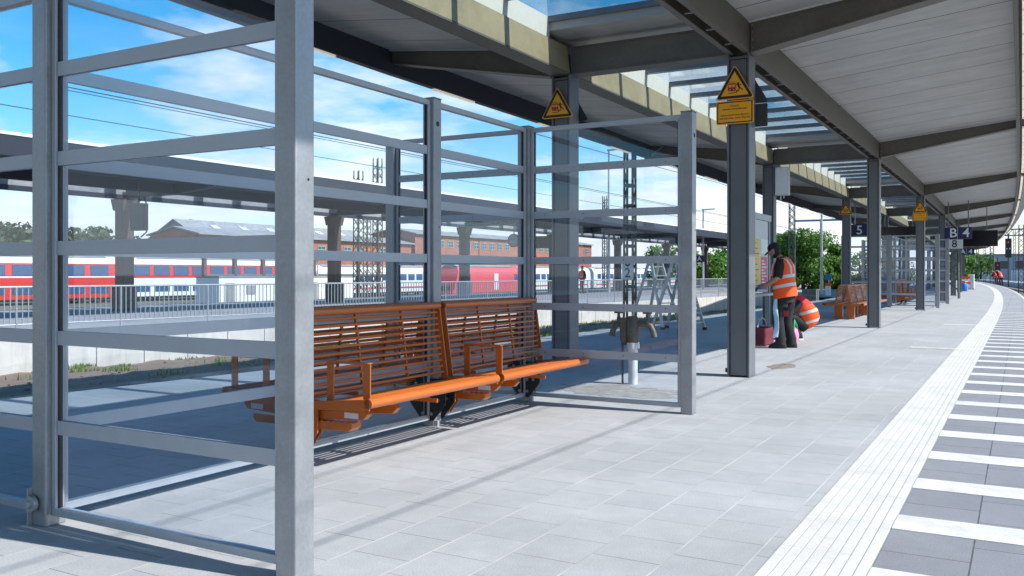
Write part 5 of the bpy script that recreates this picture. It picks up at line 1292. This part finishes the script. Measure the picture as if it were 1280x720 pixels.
for i in range(900):
    y = rnd.uniform(0, 50); x = rnd.uniform(wall_x(y) + 0.05, left_edge(y) - 0.05); s = rnd.uniform(0.012, 0.045); z = soil_z(x, y) + 0.02 + 0.07 * mn.noise(Vector((x * 1.6, y * 1.6, 0)))
    b.ball((x, y, z), (s, s * rnd.uniform(.6, 1.2), s * 0.6), 5, 4)
tag(b.build('stones', M['soilrock']), kind='stuff')

# small things between the wall and the trees
t = thing('gabion', 'grey stone-filled gabion on the gravel behind the crouching worker', 'gabion', (*at(1013, 46), -0.12)); b = MB(); b.box(-0.35, 0.35, -0.35, 0.35, 0, 0.62); b.build('stones', M['soilrock'], t)
b = MB()
for z in (0.02, 0.31, 0.6):
    for q in (-0.355, 0.355): b.box(-0.36, 0.36, q - 0.004, q + 0.004, z, z + 0.015); b.box(q - 0.004, q + 0.004, -0.35, 0.35, z, z + 0.015)
for i in range(8):
    q = -0.35 + 0.1 * i
    for s in (-0.356, 0.356): b.box(q - 0.003, q + 0.003, s - 0.003, s + 0.003, 0, 0.61)
b.build('mesh_cage', M['galv'], t)
t = thing('track_sign', 'small blue sign with a white and orange base box in front of the trees', 'sign', (*at(1036, 58), -0.12))
b = MB(); b.tube([(0, 0, 0), (0, 0, 1.35)], 0.03, 8); b.build('post', M['galv'], t)
b = MB(); b.prism([(-0.17, 1.0), (0.17, 1.0), (0.17, 1.25), (0, 1.45), (-0.17, 1.25)], lambda u, v, w: (u, w, v), -0.05, -0.035); b.build('panel', M['blue'], t)
b = MB(); b.box(-0.18, 0.12, -0.3, -0.05, 0, 0.62); b.build('box', M['white'], t); b = MB(); b.box(-0.19, 0.13, -0.31, -0.04, 0.62, 0.80); b.build('lid', M['hivis'], t)
# damp, sandy patches left by the builders
for i, (x, y, rx, ry, m_) in enumerate(((-2.92, 12.75, 0.17, 0.42, (0.23, 0.20, 0.175)), (-3.9, 9.2, 0.8, 0.5, (0.30, 0.285, 0.265)))):
    rnd = random.Random(i); b = MB(); n = 26
    pts = [(x + rx * (1 + rnd.uniform(-.3, .2)) * math.cos(2 * PI * k / n), y + ry * (1 + rnd.uniform(-.3, .2)) * math.sin(2 * PI * k / n)) for k in range(n)]
    b.prism(pts, lambda u, v, w: (u, v, w), 0.0005, 0.0035); tag(b.build('sand_patch', mat('sandy_dirt', m_, 0.95, noise=0.35, scale=8)), kind='stuff')

# ------------------------------------------------------------------ far end of the platform and the right-hand tracks
far_person((*at(1245, 108), 0), R(200), 'distant worker in an orange-red vest at the platform end, bending, left of the pair', M['hivis_red'], 1.4)
far_person((*at(1251.5, 100), 0), R(150), 'distant worker in a bright orange vest at the platform end, right of the pair', M['hivis'], 1.3)
t = thing('cabinet', 'white equipment cabinet at the far end of the platform behind the cross-braced mast', 'cabinet', (*at(1214, 74), 0)); b = MB(); b.box(-0.22, 0.22, -0.4, 0.4, 0.05, 1.25); b.build('body', M['white'], t, bevel=0.01)
b = MB(); b.box(-0.24, 0.24, -0.42, 0.42, 0, 0.05); b.build('base', M['dark'], t); b = MB(); b.box(-0.20, 0.20, -0.41, -0.402, 0.1, 1.2); b.build('door', M['offwhite'], t)
t = thing('barrier', 'orange and white safety barrier beside the white cabinet', 'barrier', (*at(1207.5, 71), 0))
for i in range(4):
    b = MB(); b.box(-0.3, 0.3, -0.02, 0.02, 0.25 + 0.22 * i, 0.41 + 0.22 * i); b.build('board', M['hivis'] if i % 2 else M['white'], t)
for s in (-1, 1): b = MB(); b.box(s * 0.32 - 0.02, s * 0.32 + 0.02, -0.25, 0.25, 0, 0.05); b.box(s * 0.32 - 0.02, s * 0.32 + 0.02, -0.02, 0.02, 0.05, 1.15); b.build('stand', M['galv'], t)
t = thing('barrel', 'small blue barrel on the platform in front of the barrier', 'barrel', (*at(1205, 66), 0)); b = MB(); b.loft([((0, 0, z), (r_, 0, 0), (0, r_, 0)) for z, r_ in ((0, .2), (.03, .22), (.3, .235), (.55, .22), (.58, .2))], 16); b.build('body', M['blue'], t, smooth=True); b = MB(); b.tube([(0.08, 0, .58), (0.08, 0, .61)], 0.04, 10); b.build('cap', M['white'], t)
def signal(x, y, h, lab):
    t = thing('railway_signal', lab, 'signal', (x, y, -0.8), 0, 'railway signals')
    b = MB(); b.tube([(0, 0.2, 0), (0, 0.2, h + 0.8)], 0.12, 8); b.build('mast', M['dark'], t)
    b = MB(); b.box(-0.45, 0.45, -0.1, 0.15, h - 2.9, h); b.build('screen', M['black'], t, bevel=0.05)
    b = MB(); b.tube([(0, -0.1, h - 0.6), (0, -0.2, h - 0.6)], 0.11, 12); b.build('red_lamp', mat('signal_red', (1.0, 0.03, 0.03), 0.4, emit=0.4), t)
    for q in (-0.2, 0.2): b = MB(); b.tube([(q, -0.1, h - 1.6), (q, -0.2, h - 1.6)], 0.10, 12); b.build('lens', M['offwhite'], t)
    b = MB(); b.box(-0.4, 0.4, 0.1, 0.9, h - 3.0, h - 2.9); b.build('platform', M['dark'], t)
signal(*at(1260.5, 140), 7.6, 'tall black railway signal with a red lamp at the far right')
signal(*at(1247, 160), 4.2, 'smaller distant railway signal left of the tall one')
for i, (px, d, h) in enumerate(((1222, 150, 7.5), (1240, 125, 6.6), (1268, 150, 8.6), (1276.5, 95, 6.5), (1231, 180, 8.0))):
    x, y = at(px, d); far_mast(x, y, h, ['thin distant mast right of the departure display', 'distant mast under the end of the canopy', 'distant mast right of the tall signal', 'mast at the right edge of the view', 'most distant mast left of the two workers'][i], 0.4 + 0.1 * (i % 2), -0.8, 'dark')
t = thing('signal_bridge', 'dark signal bridge spanning the tracks at the far right', 'signal bridge', (*at(1272, 118), 0), R(-20)); b = MB()
for z in (6.3, 7.1):
    for s in (-.4, .4): b.box(-2.2, 9, s - .06, s + .06, z, z + .12)
for i in range(12): b.bar((-2.2 + i * .93, -.4, 6.3), (-1.27 + i * .93, -.4, 7.2), .05, .07)
b.build('truss', M['mastgreen'], t); b = MB(); b.box(8.6, 9, -.4, .4, -0.8, 6.3); b.build('leg', M['mastgreen'], t)
x, y = at(1238, 225)
t = thing('depot_building', 'pale blue-grey depot building with dark windows at the far end of the tracks', 'building', (x, y, -0.8), R(-24)); b = MB(); b.box(-14, 22, 0, 14, 0, 6.6); b.build('wall', mat('pale_blue_cladding', (0.36, 0.41, 0.50), 0.7, noise=0.06, scale=.3), t)
b = MB(); b.box(-14.5, 22.5, -0.4, 14.4, 6.6, 7.0); b.build('roof', M['slate'], t)
for i in range(9):
    b = MB(); b.box(-12.5 + i * 3.7, -10.2 + i * 3.7, -0.06, 0.0, 3.3, 5.2); b.build('window', M['win_glass'], t)
for i in range(4):
    b = MB(); b.box(-11 + i * 8, -7.5 + i * 8, -0.05, 0.0, 0, 2.9); b.build('gate', M['white'], t)
for i, (px, d) in enumerate(((1197, 190), (1209, 210), (1226, 205))):
    tree(px, d, -0.8, 6.0, 3.4, ['distant tree behind the cross-braced mast', 'distant tree left of the depot building', 'distant tree in front of the depot building'][i], n=900, leaf=0.35, seed=40 + i)

# ------------------------------------------------------------------ overhead wires
def wire(name, label, x, z, y0, y1, r, warp=False, sag=0.0):
    b = MB(); n = 60
    b.tube([(x, y0 + (y1 - y0) * i / n, z + sag * (abs(math.sin(PI * (y0 + (y1 - y0) * i / n) / 60)) - 1) ) for i in range(n + 1)], r, 6)
    tag(b.build(name, M['wire'], None, warp), label, 'wire', 'overhead wires')
wire('contact_wire', 'overhead contact wire running over the near right-hand track', 2.2, 5.15, -30, 220, 0.009, True)
wire('catenary_wire', 'sagging carrier wire above the contact wire of the right-hand track', 2.2, 6.5, -30, 220, 0.009, True, 0.5)
wire('contact_wire', 'lower overhead wire between the railing and the far platform', -18, 5.35, -25, 100, 0.014)
wire('catenary_wire', 'upper overhead wire close to the left roof edge of the near canopy', -18, 7.25, -25, 130, 0.017, False, -0.25)
wire('feeder_wire', 'high thin wire above the far canopy, lower of two', -33, 7.6, -40, 180, 0.018)
wire('feeder_wire', 'high thin wire above the far canopy, upper of two', -33, 8.6, -40, 180, 0.018)

# ------------------------------------------------------------------ camera, sun, sky
cam = bpy.data.cameras.new('camera'); co = bpy.data.objects.new('camera', cam); COL.objects.link(co)
co.location = (0, 0, CAMH); co.rotation_euler = (PI / 2, 0, YAW)
cam.sensor_width = 36; cam.lens = 36 * FL / 1280; cam.shift_y = -18 / 1280.0; cam.clip_end = 6000; cam.clip_start = 0.05
S.camera = co
SUN = Vector((1.0, 0.13, 1.0)).normalized()
sl_ = bpy.data.lights.new('sun', 'SUN'); sl_.energy = 5.0; sl_.angle = R(0.5); sl_.color = (1.0, 0.97, 0.915)
so = bpy.data.objects.new('sun', sl_); COL.objects.link(so); so.rotation_euler = SUN.to_track_quat('Z', 'Y').to_euler(); so.location = (30, 0, 40)
wd = bpy.data.worlds.new('World'); S.world = wd; wd.use_nodes = True
nt = wd.node_tree; nt.nodes.clear()
class WN(NT):
    def __init__(s, nt): s.nt = nt; s.b = None
g = WN(nt)
out = g.node('ShaderNodeOutputWorld'); bg = g.node('ShaderNodeBackground'); nt.links.new(bg.outputs[0], out.inputs[0])
sky = g.node('ShaderNodeTexSky', sky_type='NISHITA'); sky.sun_disc = False
sky.sun_elevation = math.asin(SUN.z); sky.sun_rotation = math.atan2(SUN.x, SUN.y)
sky.altitude = 60; sky.air_density = 1.0; sky.dust_density = 0.6; sky.ozone_density = 1.6
CLOUD_SEED = 1.7
tc = g.node('ShaderNodeTexCoord'); dv = g.sep(tc.outputs['Generated'])
zz = g.math('MAXIMUM', dv[2], 0.03); zz = g.math('ADD', zz, 0.10)
cv = g.comb(g.math('DIVIDE', dv[0], zz), g.math('DIVIDE', dv[1], zz), CLOUD_SEED)
n1 = g.noise(cv, 0.85, 8, 0.60)
wv = g.noise(cv, 0.35, 4, 0.6)
low = g.ramp(dv[2], 0.02, 0.75, 0.15, -0.26)
cl = g.math('ADD', g.math('ADD', g.math('MULTIPLY', n1, 0.75), g.math('MULTIPLY', wv, 0.25)), low)
cl = g.ramp(cl, 0.50, 0.62)
hs = g.node('ShaderNodeHueSaturation'); hs.inputs['Saturation'].default_value = 1.55; hs.inputs['Value'].default_value = 1.55; hs.inputs['Hue'].default_value = 0.488
nt.links.new(sky.outputs[0], hs.inputs['Color'])
shade = g.ramp(g.noise(cv, 2.2, 6, 0.65), 0.3, 0.75, 0.80, 1.08)
ccol = g.mix(1.0, (9.2, 9.6, 10.2, 1), g.comb(shade, shade, shade), 'MULTIPLY')
skc = g.mix(g.math('MULTIPLY', cl, 0.90), hs.outputs['Color'], ccol)
nt.links.new(skc, bg.inputs[0]); bg.inputs[1].default_value = 0.098
S.view_settings.view_transform = 'Standard'; S.view_settings.look = 'None'; S.view_settings.gamma = 1.0; S.view_settings.use_curve_mapping = False
S.view_settings.exposure = 0.38
S.render.engine = 'CYCLES'
cy = S.cycles
cy.max_bounces = 10; cy.diffuse_bounces = 5; cy.glossy_bounces = 4; cy.transmission_bounces = 6; cy.transparent_max_bounces = 40
cy.use_denoising = True; cy.use_adaptive_sampling = True; cy.adaptive_threshold = 0.015
cy.caustics_reflective = False; cy.caustics_refractive = False
try: cy.denoiser = 'OPENIMAGEDENOISE'
except Exception: pass
